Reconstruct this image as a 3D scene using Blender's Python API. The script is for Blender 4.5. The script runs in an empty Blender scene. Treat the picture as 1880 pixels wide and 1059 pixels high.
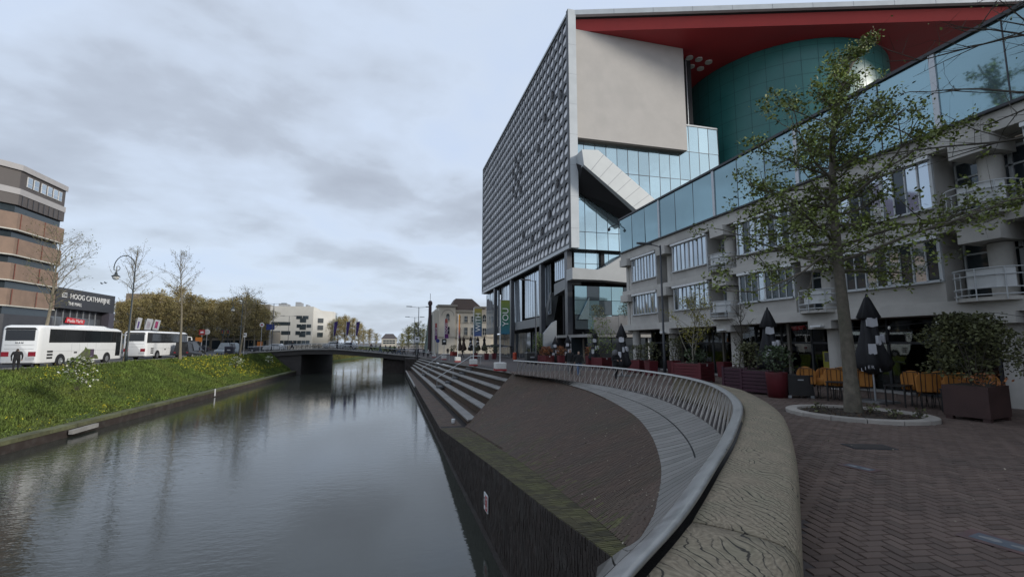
import bpy, bmesh, math, random
from mathutils import Vector, Matrix, noise
R = math.radians
rnd = random.Random(7)
scn = bpy.context.scene
col = bpy.data.collections.new('place'); scn.collection.children.link(col)

# ------------------------------------------------------------------ camera
FOC, PITCH, YAW, CAMH = 850.0, R(6.645), R(14.67), 2.15      # focal length in photo pixels (1880 wide)
cam = bpy.data.cameras.new('camera'); cam.sensor_width = 36.0; cam.lens = 36.0 * FOC / 1880.0
cam.clip_start = 0.05; cam.clip_end = 4000
co = bpy.data.objects.new('camera', cam); col.objects.link(co)
co.location = (0, 0, CAMH); co.rotation_euler = (math.pi / 2 + PITCH, 0, -YAW)
scn.camera = co
_h = Vector((math.sin(YAW), math.cos(YAW), 0)); _r = Vector((math.cos(YAW), -math.sin(YAW), 0)); _z = Vector((0, 0, 1))
_f = _h * math.cos(PITCH) + _z * math.sin(PITCH); _u = -_h * math.sin(PITCH) + _z * math.cos(PITCH)
CAM = Vector((0, 0, CAMH))
def px(u, v, x=None, y=None, z=None):
    """a photo pixel on the plane x=, y= or z= of the place"""
    d = _r * (u - 940) + _u * (529.5 - v) + _f * FOC
    t = x / d.x if x is not None else y / d.y if y is not None else (z - CAMH) / d.z
    return CAM + d * t
def pj(p):
    q = Vector(p) - CAM; d = q.dot(_f)
    if d < .05: return None
    return 940 + FOC * q.dot(_r) / d, 529.5 - FOC * q.dot(_u) / d, d

# ------------------------------------------------------------------ world: broken overcast sky
SUN_EL, SUN_AZ = R(22), R(126)            # azimuth clockwise from +Y: low veiled sun behind the camera, to the right
W = bpy.data.worlds.new('World'); scn.world = W; W.use_nodes = True
nt = W.node_tree; nt.nodes.clear()
def N(t, tree, **k):
    n = tree.nodes.new(t)
    for a, b in k.items(): setattr(n, a, b)
    return n
def mathn(tree, op, a, b=None, clamp=False):
    n = N('ShaderNodeMath', tree, operation=op, use_clamp=clamp)
    for i, x in enumerate((a, b)):
        if x is None: continue
        if isinstance(x, (int, float)): n.inputs[i].default_value = x
        else: tree.links.new(x, n.inputs[i])
    return n.outputs[0]
L = nt.links.new
out = N('ShaderNodeOutputWorld', nt); bg = N('ShaderNodeBackground', nt); bg.inputs[1].default_value = 0.1
sky = N('ShaderNodeTexSky', nt, sky_type='NISHITA', sun_disc=False); sky.sun_elevation = SUN_EL; sky.sun_rotation = SUN_AZ
sky.air_density = 1.0; sky.dust_density = 2.0
tc = N('ShaderNodeTexCoord', nt); sep = N('ShaderNodeSeparateXYZ', nt); L(tc.outputs['Generated'], sep.inputs[0])
zz = mathn(nt, 'ADD', mathn(nt, 'MAXIMUM', sep.outputs[2], 0.0), 0.22)
cmb = N('ShaderNodeCombineXYZ', nt)
L(mathn(nt, 'DIVIDE', sep.outputs[0], zz), cmb.inputs[0]); L(mathn(nt, 'DIVIDE', sep.outputs[1], zz), cmb.inputs[1])
def cloud(scale, det, rough, off, dist=0.0):
    mp = N('ShaderNodeMapping', nt); mp.inputs['Location'].default_value = off; mp.inputs['Rotation'].default_value = (0, 0, R(-28)); mp.inputs['Scale'].default_value = (1.0, 1.1, 1)
    L(cmb.outputs[0], mp.inputs[0])
    n = N('ShaderNodeTexNoise', nt); n.inputs['Scale'].default_value = scale; n.inputs['Detail'].default_value = det
    n.inputs['Roughness'].default_value = rough; n.inputs['Distortion'].default_value = dist
    L(mp.outputs[0], n.inputs['Vector']); return n.outputs[0]
def ramp(tree, fac, stops, interp='LINEAR'):
    n = N('ShaderNodeValToRGB', tree); n.color_ramp.interpolation = interp
    e = n.color_ramp.elements
    while len(e) < len(stops): e.new(0.5)
    for i, (p, c) in enumerate(stops):
        e[i].position = p; e[i].color = (*c, 1) if len(c) == 3 else c
    tree.links.new(fac, n.inputs[0]); return n.outputs[0]
def mixc(tree, fac, a, b, mode='MIX'):
    n = N('ShaderNodeMix', tree, data_type='RGBA', blend_type=mode)
    for s, x in ((0, fac), (6, a), (7, b)):
        if isinstance(x, (int, float)): n.inputs[s].default_value = x
        elif isinstance(x, tuple): n.inputs[s].default_value = (*x, 1) if len(x) == 3 else x
        else: tree.links.new(x, n.inputs[s])
    return n.outputs[2]
big = cloud(0.9, 4, 0.45, (6.4, 3.3, 0), 0.1); fine = cloud(2.6, 5, 0.5, (9.3, 4.2, 2), 0.15)
dens = mathn(nt, 'ADD', mathn(nt, 'MULTIPLY', big, 0.52), mathn(nt, 'MULTIPLY', fine, 0.48))
skyc = ramp(nt, dens, [(0.36, (5.1, 6.0, 7.6)), (0.45, (5.4, 6.2, 7.5)), (0.515, (4.9, 5.55, 6.6)), (0.555, (4.25, 4.75, 5.6)), (0.62, (3.75, 4.15, 4.9)), (0.70, (3.35, 3.7, 4.4))])
hor = mathn(nt, 'SUBTRACT', 1.0, mathn(nt, 'MULTIPLY', mathn(nt, 'MAXIMUM', sep.outputs[2], 0.0), 3.2), clamp=True)
skyc = mixc(nt, mathn(nt, 'MULTIPLY', hor, 0.42), skyc, (5.5, 6.4, 7.6))
skyc = mixc(nt, 0.88, sky.outputs[0], skyc)
L(skyc, bg.inputs[0]); L(bg.outputs[0], out.inputs[0])

# ------------------------------------------------------------------ sun behind thin cloud, exposure
sl = bpy.data.lights.new('sun', 'SUN'); sl.energy = 2.2; sl.angle = R(11); sl.color = (1.0, 0.95, 0.87)
so = bpy.data.objects.new('sun', sl); col.objects.link(so)
sd = Vector((math.sin(SUN_AZ) * math.cos(SUN_EL), math.cos(SUN_AZ) * math.cos(SUN_EL), math.sin(SUN_EL)))
so.rotation_euler = sd.to_track_quat('Z', 'Y').to_euler()
vs = scn.view_settings; vs.view_transform = 'Standard'; vs.look = 'None'; vs.exposure = 0.36; vs.gamma = 1.0
scn.cycles.max_bounces = 6; scn.cycles.transparent_max_bounces = 12; scn.cycles.use_denoising = True
scn.cycles.caustics_reflective = False; scn.cycles.caustics_refractive = False

# ------------------------------------------------------------------ materials
MATS = {}
def M(name, c, rough=0.75, var=0.12, scale=3.0, bump=0.0, bscale=30.0, metal=0.0, island=0.0, stain=None, spec=0.5, alpha=None):
    """procedural surface: base colour, two noises of wear, optional per-piece tone, optional relief"""
    if name in MATS: return MATS[name]
    m = bpy.data.materials.new(name); m.use_nodes = True; t = m.node_tree; k = t.links.new
    b = t.nodes['Principled BSDF']; b.inputs['Roughness'].default_value = rough; b.inputs['Metallic'].default_value = metal
    b.inputs['Specular IOR Level'].default_value = spec
    g = N('ShaderNodeNewGeometry', t)
    n1 = N('ShaderNodeTexNoise', t); n1.inputs['Scale'].default_value = scale; n1.inputs['Detail'].default_value = 5; n1.inputs['Roughness'].default_value = 0.6
    k(g.outputs['Position'], n1.inputs['Vector'])
    lo = tuple(x * (1 - var) for x in c); hi = tuple(min(1, x * (1 + var)) for x in c)
    cc = ramp(t, n1.outputs[0], [(0.28, lo), (0.72, hi)])
    if stain:
        n2 = N('ShaderNodeTexNoise', t); n2.inputs['Scale'].default_value = stain[1]; n2.inputs['Detail'].default_value = 6
        k(g.outputs['Position'], n2.inputs['Vector'])
        cc = mixc(t, mathn(t, 'MULTIPLY', ramp(t, n2.outputs[0], [(0.48, (0, 0, 0)), (0.66, (1, 1, 1))]), stain[2]), cc, stain[0])
    if island:
        oi = N('ShaderNodeObjectInfo', t)
        rr = mathn(t, 'FRACT', mathn(t, 'ADD', g.outputs['Random Per Island'], oi.outputs['Random']))
        cc = mixc(t, 1.0, cc, ramp(t, rr, [(0, (1 - island,) * 3), (0.5, (1, 1 - island * .12, 1 - island * .1)), (1, (1 + island,) * 3)]), 'MULTIPLY')
    k(cc, b.inputs['Base Color'])
    if rough > 0.15:
        k(ramp(t, n1.outputs[0], [(0.2, (max(0, rough - .1),) * 3), (0.8, (min(1, rough + .08),) * 3)]), b.inputs['Roughness'])
    if bump:
        n3 = N('ShaderNodeTexNoise', t); n3.inputs['Scale'].default_value = bscale; n3.inputs['Detail'].default_value = 4
        k(g.outputs['Position'], n3.inputs['Vector'])
        bp = N('ShaderNodeBump', t); bp.inputs['Strength'].default_value = bump; bp.inputs['Distance'].default_value = 0.02
        k(n3.outputs[0], bp.inputs['Height']); k(bp.outputs[0], b.inputs['Normal'])
    MATS[name] = m; return m
def glass(name, tint, refl=0.5, rough=0.03, wob=0.0):
    """coated window glass: tinted mirror over a dark room; slight pane waviness"""
    if name in MATS: return MATS[name]
    m = bpy.data.materials.new(name); m.use_nodes = True; t = m.node_tree; k = t.links.new
    b = t.nodes['Principled BSDF']; b.inputs['Base Color'].default_value = (*tint, 1)
    b.inputs['Metallic'].default_value = refl; b.inputs['Roughness'].default_value = rough; b.inputs['Specular IOR Level'].default_value = 0.6
    g = N('ShaderNodeNewGeometry', t); oi = N('ShaderNodeObjectInfo', t)
    k(mixc(t, 1.0, (*tint, 1), ramp(t, oi.outputs['Random'], [(0, (.82, .84, .86)), (1, (1.1, 1.1, 1.1))]), 'MULTIPLY'), b.inputs['Base Color'])
    if wob:
        n = N('ShaderNodeTexNoise', t); n.inputs['Scale'].default_value = 0.6; n.inputs['Detail'].default_value = 1
        k(g.outputs['Position'], n.inputs['Vector'])
        bp = N('ShaderNodeBump', t); bp.inputs['Strength'].default_value = wob; bp.inputs['Distance'].default_value = 0.1
        k(n.outputs[0], bp.inputs['Height']); k(bp.outputs[0], b.inputs['Normal'])
    MATS[name] = m; return m
def clearglass(name, tint=(.75, .8, .8)):
    if name in MATS: return MATS[name]
    m = bpy.data.materials.new(name); m.use_nodes = True; t = m.node_tree; t.nodes.clear(); k = t.links.new
    o = N('ShaderNodeOutputMaterial', t); mx = N('ShaderNodeMixShader', t); tr = N('ShaderNodeBsdfTransparent', t); gl = N('ShaderNodeBsdfGlossy', t)
    tr.inputs[0].default_value = (*tint, 1); gl.inputs['Roughness'].default_value = 0.02; gl.inputs[0].default_value = (.8, .85, .88, 1)
    fr = N('ShaderNodeFresnel', t); fr.inputs[0].default_value = 1.6
    k(fr.outputs[0], mx.inputs[0]); k(tr.outputs[0], mx.inputs[1]); k(gl.outputs[0], mx.inputs[2]); k(mx.outputs[0], o.inputs[0])
    MATS[name] = m; return m
def emit(name, c, s):
    if name in MATS: return MATS[name]
    m = bpy.data.materials.new(name); m.use_nodes = True; b = m.node_tree.nodes['Principled BSDF']
    b.inputs['Base Color'].default_value = (*c, 1); b.inputs['Emission Color'].default_value = (*c, 1); b.inputs['Emission Strength'].default_value = s
    MATS[name] = m; return m
concrete = M('concrete', (.33, .32, .305), .85, .14, 1.6, .35, 40, stain=((.2, .195, .185), .7, .5))
steel = M('brushed_steel', (.50, .495, .485), .36, .10, 6, .08, 80, metal=.75)
darkmetal = M('dark_metal', (.035, .038, .045), .5, .2, 4)
blackmetal = M('black_metal', (.012, .012, .014), .45, .2, 5)
white = M('white_paint', (.74, .75, .75), .45, .06, 2)
whitemetal = M('white_metal', (.62, .64, .65), .4, .08, 3)
grey = M('grey_cladding', (.27, .285, .30), .5, .1, 1.2, .05, 20)
lightgrey = M('light_cladding', (.50, .53, .545), .45, .07, .8)
alu = M('aluminium', (.45, .47, .49), .38, .1, 5, metal=.5)
glass_sky = glass('glass_reflective', (.56, .72, .76), .85, .04, .12)
glass_teal = glass('glass_teal', (.26, .39, .43), .75, .06, .1)
glass_dark = glass('glass_dark', (.05, .065, .075), .35, .05, .08)
glass_win = glass('glass_window', (.46, .52, .57), .8, .05, .1)
glass_shop = clearglass('glass_shop', (.5, .54, .54))
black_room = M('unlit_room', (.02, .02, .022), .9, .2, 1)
water_m = None

# ------------------------------------------------------------------ geometry helpers
class MB:
    def __init__(s): s.v = []; s.f = []; s.mi = []; s.cur = 0
    def add(s, vs, fs):
        b = len(s.v); s.v += [tuple(p) for p in vs]
        for f in fs: s.f.append(tuple(b + i for i in f)); s.mi.append(s.cur)
        return s
    def box(s, x0, x1, y0, y1, z0, z1):
        return s.add([(x0, y0, z0), (x1, y0, z0), (x1, y1, z0), (x0, y1, z0), (x0, y0, z1), (x1, y0, z1), (x1, y1, z1), (x0, y1, z1)],
                     [(3, 2, 1, 0), (4, 5, 6, 7), (0, 1, 5, 4), (1, 2, 6, 5), (2, 3, 7, 6), (3, 0, 4, 7)])
    def poly(s, pts): return s.add(pts, [tuple(range(len(pts)))])
    def prism(s, pts, d):
        """closed polygon pts (3D) pushed along vector d"""
        n = len(pts); d = Vector(d); q = [Vector(p) for p in pts]
        return s.add(q + [p + d for p in q], [tuple(range(n))[::-1], tuple(range(n, 2 * n))] + [(i, (i + 1) % n, n + (i + 1) % n, n + i) for i in range(n)])
    def bar(s, a, b, w, h=None, up=(0, 0, 1)):
        a = Vector(a); b = Vector(b); h = h or w; d = (b - a).normalized(); up = Vector(up)
        if abs(d.dot(up)) > .98: up = Vector((0, 1, 0))
        sx = d.cross(up).normalized() * w / 2; sy = sx.cross(d).normalized() * h / 2
        return s.prism([a - sx - sy, a + sx - sy, a + sx + sy, a - sx + sy], b - a)
    def tube(s, pts, r, n=6, cap=True):
        pts = [Vector(p) for p in pts]; rs = r if isinstance(r, (list, tuple)) else [r] * len(pts)
        rings = []; prev = None
        for i, p in enumerate(pts):
            d = (pts[min(i + 1, len(pts) - 1)] - pts[max(i - 1, 0)])
            d = d.normalized() if d.length > 1e-9 else Vector((0, 0, 1))
            if prev is None:
                a = Vector((0, 0, 1)) if abs(d.z) < .9 else Vector((1, 0, 0)); x = d.cross(a).normalized()
            else: x = (prev - d * prev.dot(d)); x = x.normalized() if x.length > 1e-6 else d.orthogonal().normalized()
            prev = x; y = d.cross(x)
            rings.append([p + (x * math.cos(t * math.tau / n) + y * math.sin(t * math.tau / n)) * rs[i] for t in range(n)])
        return s.loft(rings, cap)
    def loft(s, rings, cap=True, closed=True):
        n = len(rings[0]); b = len(s.v); s.v += [tuple(p) for r_ in rings for p in r_]
        for i in range(len(rings) - 1):
            for j in range(n if closed else n - 1):
                s.f.append((b + i * n + j, b + i * n + (j + 1) % n, b + (i + 1) * n + (j + 1) % n, b + (i + 1) * n + j)); s.mi.append(s.cur)
        if cap:
            s.f.append(tuple(b + j for j in range(n))[::-1]); s.f.append(tuple(b + (len(rings) - 1) * n + j for j in range(n))); s.mi += [s.cur] * 2
        return s
    def lathe(s, prof, c=(0, 0, 0), n=16, cap=True, wob=None):
        rings = []
        for r_, z_ in prof:
            rings.append([(c[0] + r_ * (wob(t, z_) if wob else 1) * math.cos(t * math.tau / n), c[1] + r_ * (wob(t, z_) if wob else 1) * math.sin(t * math.tau / n), c[2] + z_) for t in range(n)])
        return s.loft(rings, cap)
    def leaf(s, p, size, rg, up=.4, asp=.6):
        a = Vector((rg.gauss(0, 1), rg.gauss(0, 1), rg.gauss(0, 1) * .6)).normalized(); b = a.cross(Vector((rg.gauss(0, 1), rg.gauss(0, 1), rg.gauss(0, 1) + up))).normalized()
        k = size * rg.uniform(.6, 1.3); p = Vector(p)
        return s.add([p, p + a * k * .5 + b * k * asp * .5, p + a * k, p + a * k * .5 - b * k * asp * .5], [(0, 1, 2, 3)])
    def mesh(s, name, mats, smooth=False):
        m = bpy.data.meshes.new(name); m.from_pydata(s.v, [], s.f)
        for mm in (mats if isinstance(mats, (list, tuple)) else [mats]): m.materials.append(mm)
        if isinstance(mats, (list, tuple)) and len(mats) > 1: m.polygons.foreach_set('material_index', s.mi)
        if smooth: m.polygons.foreach_set('use_smooth', [True] * len(m.polygons))
        m.update(); return m
    def build(s, name, mats, parent=None, smooth=False, loc=None, rz=0):
        o = bpy.data.objects.new(name, s.mesh(name, mats, smooth)); col.objects.link(o); o.parent = parent
        if loc is not None: o.location = loc
        o.rotation_euler.z = rz; return o
def box(name, mat, parent, x0, x1, y0, y1, z0, z1): return MB().box(min(x0, x1), max(x0, x1), min(y0, y1), max(y0, y1), z0, z1).build(name, mat, parent)
def tag(o, label=None, cat=None, group=None, kind=None):
    if label: o['label'] = label
    if cat: o['category'] = cat
    if group: o['group'] = group
    if kind: o['kind'] = kind
    return o
def thing(name, label, cat, loc=(0, 0, 0), rz=0, group=None):
    o = bpy.data.objects.new(name, None); o.empty_display_size = .2; col.objects.link(o); o.location = loc; o.rotation_euler.z = rz
    return tag(o, label, cat, group)
def inst(name, mesh, parent=None, loc=(0, 0, 0), rot=(0, 0, 0), sc=(1, 1, 1)):
    o = bpy.data.objects.new(name, mesh); col.objects.link(o); o.parent = parent; o.location = loc; o.rotation_euler = rot
    o.scale = sc if isinstance(sc, (tuple, list)) else (sc,) * 3; return o
def copy_tree(o, parent=None):
    c = o.copy(); col.objects.link(c); c.parent = parent
    for ch in list(o.children): copy_tree(ch, c)
    return c
def place(o, loc, rz=0, label=None, sc=None):
    o.location = loc; o.rotation_euler.z = rz
    if sc: o.scale = (sc,) * 3
    if label: o['label'] = label
    return o
def text(name, body, size, mat, parent, mtx, extrude=0.01, align='CENTER'):
    c = bpy.data.curves.new(name, 'FONT'); c.body = body; c.size = size; c.extrude = extrude; c.align_x = align; c.align_y = 'CENTER'
    t = bpy.data.objects.new(name + '_tmp', c); col.objects.link(t)
    me = bpy.data.meshes.new_from_object(t.evaluated_get(bpy.context.evaluated_depsgraph_get()))
    bpy.data.objects.remove(t); bpy.data.curves.remove(c); me.materials.clear(); me.materials.append(mat)
    o = bpy.data.objects.new(name, me); col.objects.link(o); o.parent = parent; o.matrix_local = mtx; return o
def frame_m(o, x, y):
    x = Vector(x).normalized(); y = Vector(y).normalized(); z = x.cross(y)
    m = Matrix((x, y, z)).transposed().to_4x4(); m.translation = Vector(o); return m
def catmull(pts, n):
    P = [Vector(p) for p in pts]; P = [P[0] * 2 - P[1]] + P + [P[-1] * 2 - P[-2]]; o = []
    for i in range(1, len(P) - 2):
        for k in range(n):
            t = k / n; a, b, c, d = P[i - 1], P[i], P[i + 1], P[i + 2]
            o.append(.5 * ((2 * b) + (c - a) * t + (2 * a - 5 * b + 4 * c - d) * t * t + (3 * b - a - 3 * c + d) * t ** 3))
    return o + [P[-2]]
def resample(c, n):
    d = [0]
    for a, b in zip(c, c[1:]): d.append(d[-1] + (b - a).length)
    o = []; j = 0
    for i in range(n):
        t = d[-1] * i / (n - 1)
        while j < len(d) - 2 and d[j + 1] < t: j += 1
        k = (t - d[j]) / max(1e-9, d[j + 1] - d[j]); o.append(c[j].lerp(c[j + 1], min(1, max(0, k))))
    return o
ORD = ['nearest', 'second', 'third', 'fourth', 'fifth', 'sixth', 'seventh', 'eighth', 'ninth', 'tenth', 'eleventh', 'twelfth', 'thirteenth', 'fourteenth', 'fifteenth', 'sixteenth', 'seventeenth', 'eighteenth', 'nineteenth', 'twentieth']

# ================================================================== SETTING
def lerp_tab(tab, x):
    if x <= tab[0][0]: return tab[0][1]
    for (a, p), (b, q) in zip(tab, tab[1:]):
        if x <= b: return p + (q - p) * (x - a) / (b - a)
    return tab[-1][1]
WZ = -4.0
def pz(y): return -.75 * min(1, max(0, (y - 38) / 54))            # the promenade falls a little towards the bridge
def gp(u, v):
    z = 0
    for _ in range(6):
        p = px(u, v, z=z); z = pz(p.y)
    return Vector((p.x, p.y, z))
asphalt = M('asphalt', (.075, .074, .074), .85, .2, .8, .4, 60, stain=((.05, .05, .05), .3, .5))
soil = M('soil', (.035, .026, .018), .95, .35, 9, .8, 40)
brick_pave = M('clinker_brick', (.12, .086, .07), .75, .16, 1.1, .3, 120, island=.2, stain=((.085, .066, .055), .45, .45))
joint = M('joint_sand', (.03, .026, .024), .95, .3, 4, .4, 100)
brick_dark = M('slope_brick', (.08, .052, .037), .78, .22, .9, .4, 90, island=.16, stain=((.05, .052, .03), .5, .35))
brick_moss = M('mossy_brick', (.078, .07, .036), .9, .45, 2.2, .7, 60, island=.3, stain=((.11, .112, .038), 1.1, .6))
brick_wall = M('quay_brick', (.036, .027, .023), .75, .3, 1.2, .4, 80, island=.22, stain=((.085, .08, .074), 1.9, .35))
grass_base = M('turf', (.05, .075, .02), .95, .35, 1.5, .6, 20)

# water
wm = bpy.data.materials.new('canal_water'); wm.use_nodes = True; t = wm.node_tree; b = t.nodes['Principled BSDF']
b.inputs['Base Color'].default_value = (.042, .046, .038, 1); b.inputs['Roughness'].default_value = .04; b.inputs['IOR'].default_value = 1.5
g = N('ShaderNodeNewGeometry', t)
def wave(scale, sx, sy, det):
    mp = N('ShaderNodeMapping', t); mp.inputs['Scale'].default_value = (sx, sy, 1); mp.inputs['Rotation'].default_value = (0, 0, R(12)); t.links.new(g.outputs['Position'], mp.inputs[0])
    n = N('ShaderNodeTexNoise', t); n.inputs['Scale'].default_value = scale; n.inputs['Detail'].default_value = det; n.inputs['Roughness'].default_value = .55
    t.links.new(mp.outputs[0], n.inputs['Vector']); return n.outputs[0]
patch = ramp(t, wave(.05, 1, .6, 3), [(.35, (.25,) * 3), (.65, (1,) * 3)])
hgt = mathn(t, 'ADD', mathn(t, 'MULTIPLY', wave(2.6, .5, 1, 3), .6), mathn(t, 'MULTIPLY', wave(8.0, .5, 1, 2), .28))
bp = N('ShaderNodeBump', t); bp.inputs['Distance'].default_value = .05; t.links.new(mathn(t, 'MULTIPLY', patch, .55), bp.inputs['Strength'])
t.links.new(hgt, bp.inputs['Height']); t.links.new(bp.outputs[0], b.inputs['Normal'])
MB().poly([(-30, -60, WZ), (4.2, -60, WZ), (4.2, 262, WZ), (-30, 262, WZ)]).build('water', wm)['kind'] = 'structure'

# ---- the curved rail line, bench, deck: plan curves (metres)
RAIL = catmull([(-9, -3.6, .9), (-5, -1.5, .9), (-1.5, .45, .9), (.15, 1.5, .9), (1.21, 2.42, .9), (2.05, 3.13, .9), (3.11, 4.15, .9), (4.6, 5.63, .9), (6.72, 7.95, .9), (8.3, 10.25, .9),
                (9.58, 12.7, .9), (10.5, 15.6, .9), (10.9, 18.9, .9), (10.75, 21.8, .9), (10.2, 24.4, .9), (9.3, 28.1, .9), (8.42, 31.6, .9)], 14)
RAIL = resample(RAIL, 240)
def side(c, i):
    d = c[min(i + 1, len(c) - 1)] - c[max(i - 1, 0)]; d = Vector((d.x, d.y, 0)).normalized(); return Vector((d.y, -d.x, 0)), d
# plaza sheet (joints) : strips from the water-side edge to x=70
edge = [(-14, -45), (-14, -6)] + [(p.x, p.y) for p in RAIL[::4]] + [(8.75, 33.4), (5.75, 92), (4.9, 97), (3.6, 100), (3.6, 160), (3.6, 262)]
ys = sorted(set([e[1] for e in edge] + list(range(36, 100, 6))))
def edge_x(y):
    for (x0, y0), (x1, y1) in zip(edge, edge[1:]):
        if y0 <= y <= y1 and y1 > y0: return x0 + (x1 - x0) * (y - y0) / (y1 - y0)
    return edge[-1][0]
mb = MB(); rows = [((edge_x(y), y, pz(y) - .012), (75, y, pz(y) - .012)) for y in ys]
for (a, b_), (c, d) in zip(rows, rows[1:]): mb.poly([a, b_, d, c])
plaza = mb.build('plaza', M('plaza_joint', (.075, .062, .06), .85, .25, .8, .5, 14, stain=((.05, .046, .045), .4, .5))); plaza['kind'] = 'structure'
# herringbone clinkers: brick 0.2 x 0.1, laid on the plaza
ub = MB(); ub.add([(-.5, -.5, -1), (.5, -.5, -1), (.5, .5, -1), (-.5, .5, -1), (-.46, -.42, 0), (.46, -.42, 0), (.46, .42, 0), (-.46, .42, 0)], [(4, 5, 6, 7), (0, 1, 5, 4), (1, 2, 6, 5), (2, 3, 7, 6), (3, 0, 4, 7)])
unit_brick = ub.mesh('brick', brick_pave)
BW = .13; ang = R(-9); ca, sa = math.cos(ang), math.sin(ang)
BENCHLINE = [(p + side(RAIL, i)[0] * .82) for i, p in enumerate(RAIL)]
bl = sorted([(p.y, p.x) for p in BENCHLINE if p.y < 16.5] + [(p.y, p.x + .05) for p in RAIL if p.y >= 16.5] + [(33.5, 8.8), (40, 8.45)])
PIT = (13.5, 11.05, 1.85, 1.55, R(-58))        # tree pit: centre, half axes, turn
def in_pit(x, y, k=1.0):
    dx, dy = x - PIT[0], y - PIT[1]; c, s_ = math.cos(PIT[4]), math.sin(PIT[4])
    return ((dx * c + dy * s_) / (PIT[2] * k)) ** 2 + ((-dx * s_ + dy * c) / (PIT[3] * k)) ** 2 < 1
cand = []
for k in range(-330, 330):
    for m in range(-105, 105):
        for v in (0, 1):
            if v == 0: cx, cy, a = k + 4 * m + 1, k + .5, 0
            else: cx, cy, a = k + 4 * m - .5, k + 1, 1
            cx *= BW; cy *= BW
            X, Y = cx * ca - cy * sa, cx * sa + cy * ca
            if not (1.2 < Y < 34 and X < 20.8 and X > lerp_tab(bl, Y) - .1): continue
            if math.hypot(X, Y) > 37 or in_pit(X, Y): continue
            q = pj((X, Y, 0))
            if q is None or q[0] > 2050 or q[1] > 1250: continue
            cand.append((q[2] * q[2] / max(.05, 2.15 / q[2]), q, X, Y, a))
cand.sort(key=lambda c: c[0])
mb = MB(); nind = 0
for key, q, X, Y, a in cand:
    an = ang + (math.pi / 2 if a else 0) + rnd.gauss(0, .012); dz = rnd.gauss(0, .0022)
    inside = 1480 < q[0] < 1880 and q[1] < 1065
    lx, ly, lz = BW * 2 - .006, BW - .006, .03
    if inside and nind < 300:
        o = inst('brick', unit_brick, plaza, (X, Y, dz), (rnd.gauss(0, .01), rnd.gauss(0, .01), an), (lx, ly, lz)); nind += 1
    else:
        c, s_ = math.cos(an), math.sin(an); tx, ty = rnd.gauss(0, .008), rnd.gauss(0, .008)
        mb.add([(X + (x * lx) * c - (y * ly) * s_, Y + (x * lx) * s_ + (y * ly) * c, dz + z * lz + (x * lx * tx + y * ly * ty)) for x, y, z in ub.v], ub.f)
mb.build('paving_bricks', brick_pave, plaza)['kind'] = 'stuff'

# ground beyond, left street, left bank
gm = M('ground_far', (.11, .105, .095), .95, .25, .05)
mb = MB()
mb.poly([(75, -400, -.1), (2500, -400, -.1), (2500, 3000, -.1), (75, 3000, -.1)]); mb.poly([(-2500, -400, -.1), (-75, -400, -.1), (-75, 3000, -.1), (-2500, 3000, -.1)])
mb.poly([(-75, 262, -.1), (75, 262, -.1), (75, 3000, -.1), (-75, 3000, -.1)]); mb.poly([(-14, -400, -.1), (75, -400, -.1), (75, -45, -.1), (-14, -45, -.1)])
mb.build('ground', gm)['kind'] = 'structure'
LW = lambda y: -20.6 + (y - 31) * 3.2 / 68                         # left quay line
EDGE = [(-45, -29.5), (35, -28.9), (75, -27.2), (90, -24.6), (97.5, -22.0), (101, -22.0)]
mb = MB(); yy = [-60, -45, 0, 20, 35, 50, 65, 75, 83, 90, 97.5, 101, 140, 262]
for a, b_ in zip(yy, yy[1:]): mb.poly([(-75, a, 0), (lerp_tab(EDGE, a), a, 0), (lerp_tab(EDGE, b_), b_, 0), (-75, b_, 0)])
mb.build('road', asphalt)['kind'] = 'structure'
side_m = M('street_paving', (.16, .15, .145), .9, .15, 1.2, .4, 30)
mb = MB()
for a, b_ in zip(yy[:9], yy[1:9]): mb.prism([(lerp_tab(EDGE, a) - 1.6, a, .004), (lerp_tab(EDGE, a), a, .004), (lerp_tab(EDGE, b_), b_, .004), (lerp_tab(EDGE, b_) - 1.6, b_, .004)], (0, 0, .1))
mb.build('pavement', side_m)['kind'] = 'structure'
box('pavement', side_m, None, -47.4, -37, -30, 110, .004, .12)['kind'] = 'structure'
# bank: loft quay top -> road edge
def bank_pt(y, s):
    x0, x1 = LW(y) - .75, lerp_tab(EDGE, y)
    z = -3.28 + 3.28 * (s ** 1.12); k = max(0, (y - 88) / 10)
    if k > 0: z = min(z, 0)
    return Vector((x0 + (x1 - x0) * s, y, z + .07 * noise.noise(Vector((x0 + s * 7, y * .5, 0)))))
mb = MB(); S = [i / 10 for i in range(11)]; Y = [-45 + i * 2.0 for i in range(73)] + [99.2]
mb.loft([[bank_pt(y, s) for s in S] for y in Y], cap=False, closed=False)
bank = mb.build('bank', grass_base, smooth=True); bank['kind'] = 'structure'
gm1 = M('grass_blades', (.09, .135, .022), .8, .45, .45, island=.5, stain=((.14, .17, .03), .35, .6))
mb = MB(); fl = MB(); rg = random.Random(3)
for _ in range(120000):
    y = 18 + 80 * rg.random() ** 1.15; s = rg.random(); p = bank_pt(y, s); tall = .5 + noise.noise(Vector((p.x * .22, p.y * .16, 3)))
    h = rg.uniform(.08, .2) * (1 + .7 * tall) * (.5 if s < .08 else 1)
    if y > 60: h *= 1.2
    a = rg.random() * 6.283; w = rg.uniform(.025, .055) * (1 + y / 80); dx, dy = math.cos(a) * w, math.sin(a) * w; lx, ly = rg.gauss(0, .09), rg.gauss(0, .09)
    mb.add([(p.x - dx, p.y - dy, p.z - .03), (p.x + dx, p.y + dy, p.z - .03), (p.x + lx, p.y + ly, p.z + h)], [(0, 1, 2)])
tag(mb.build('grass', gm1), 'long green spring grass covering the bank below the coaches', 'grass', kind='stuff')
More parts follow.
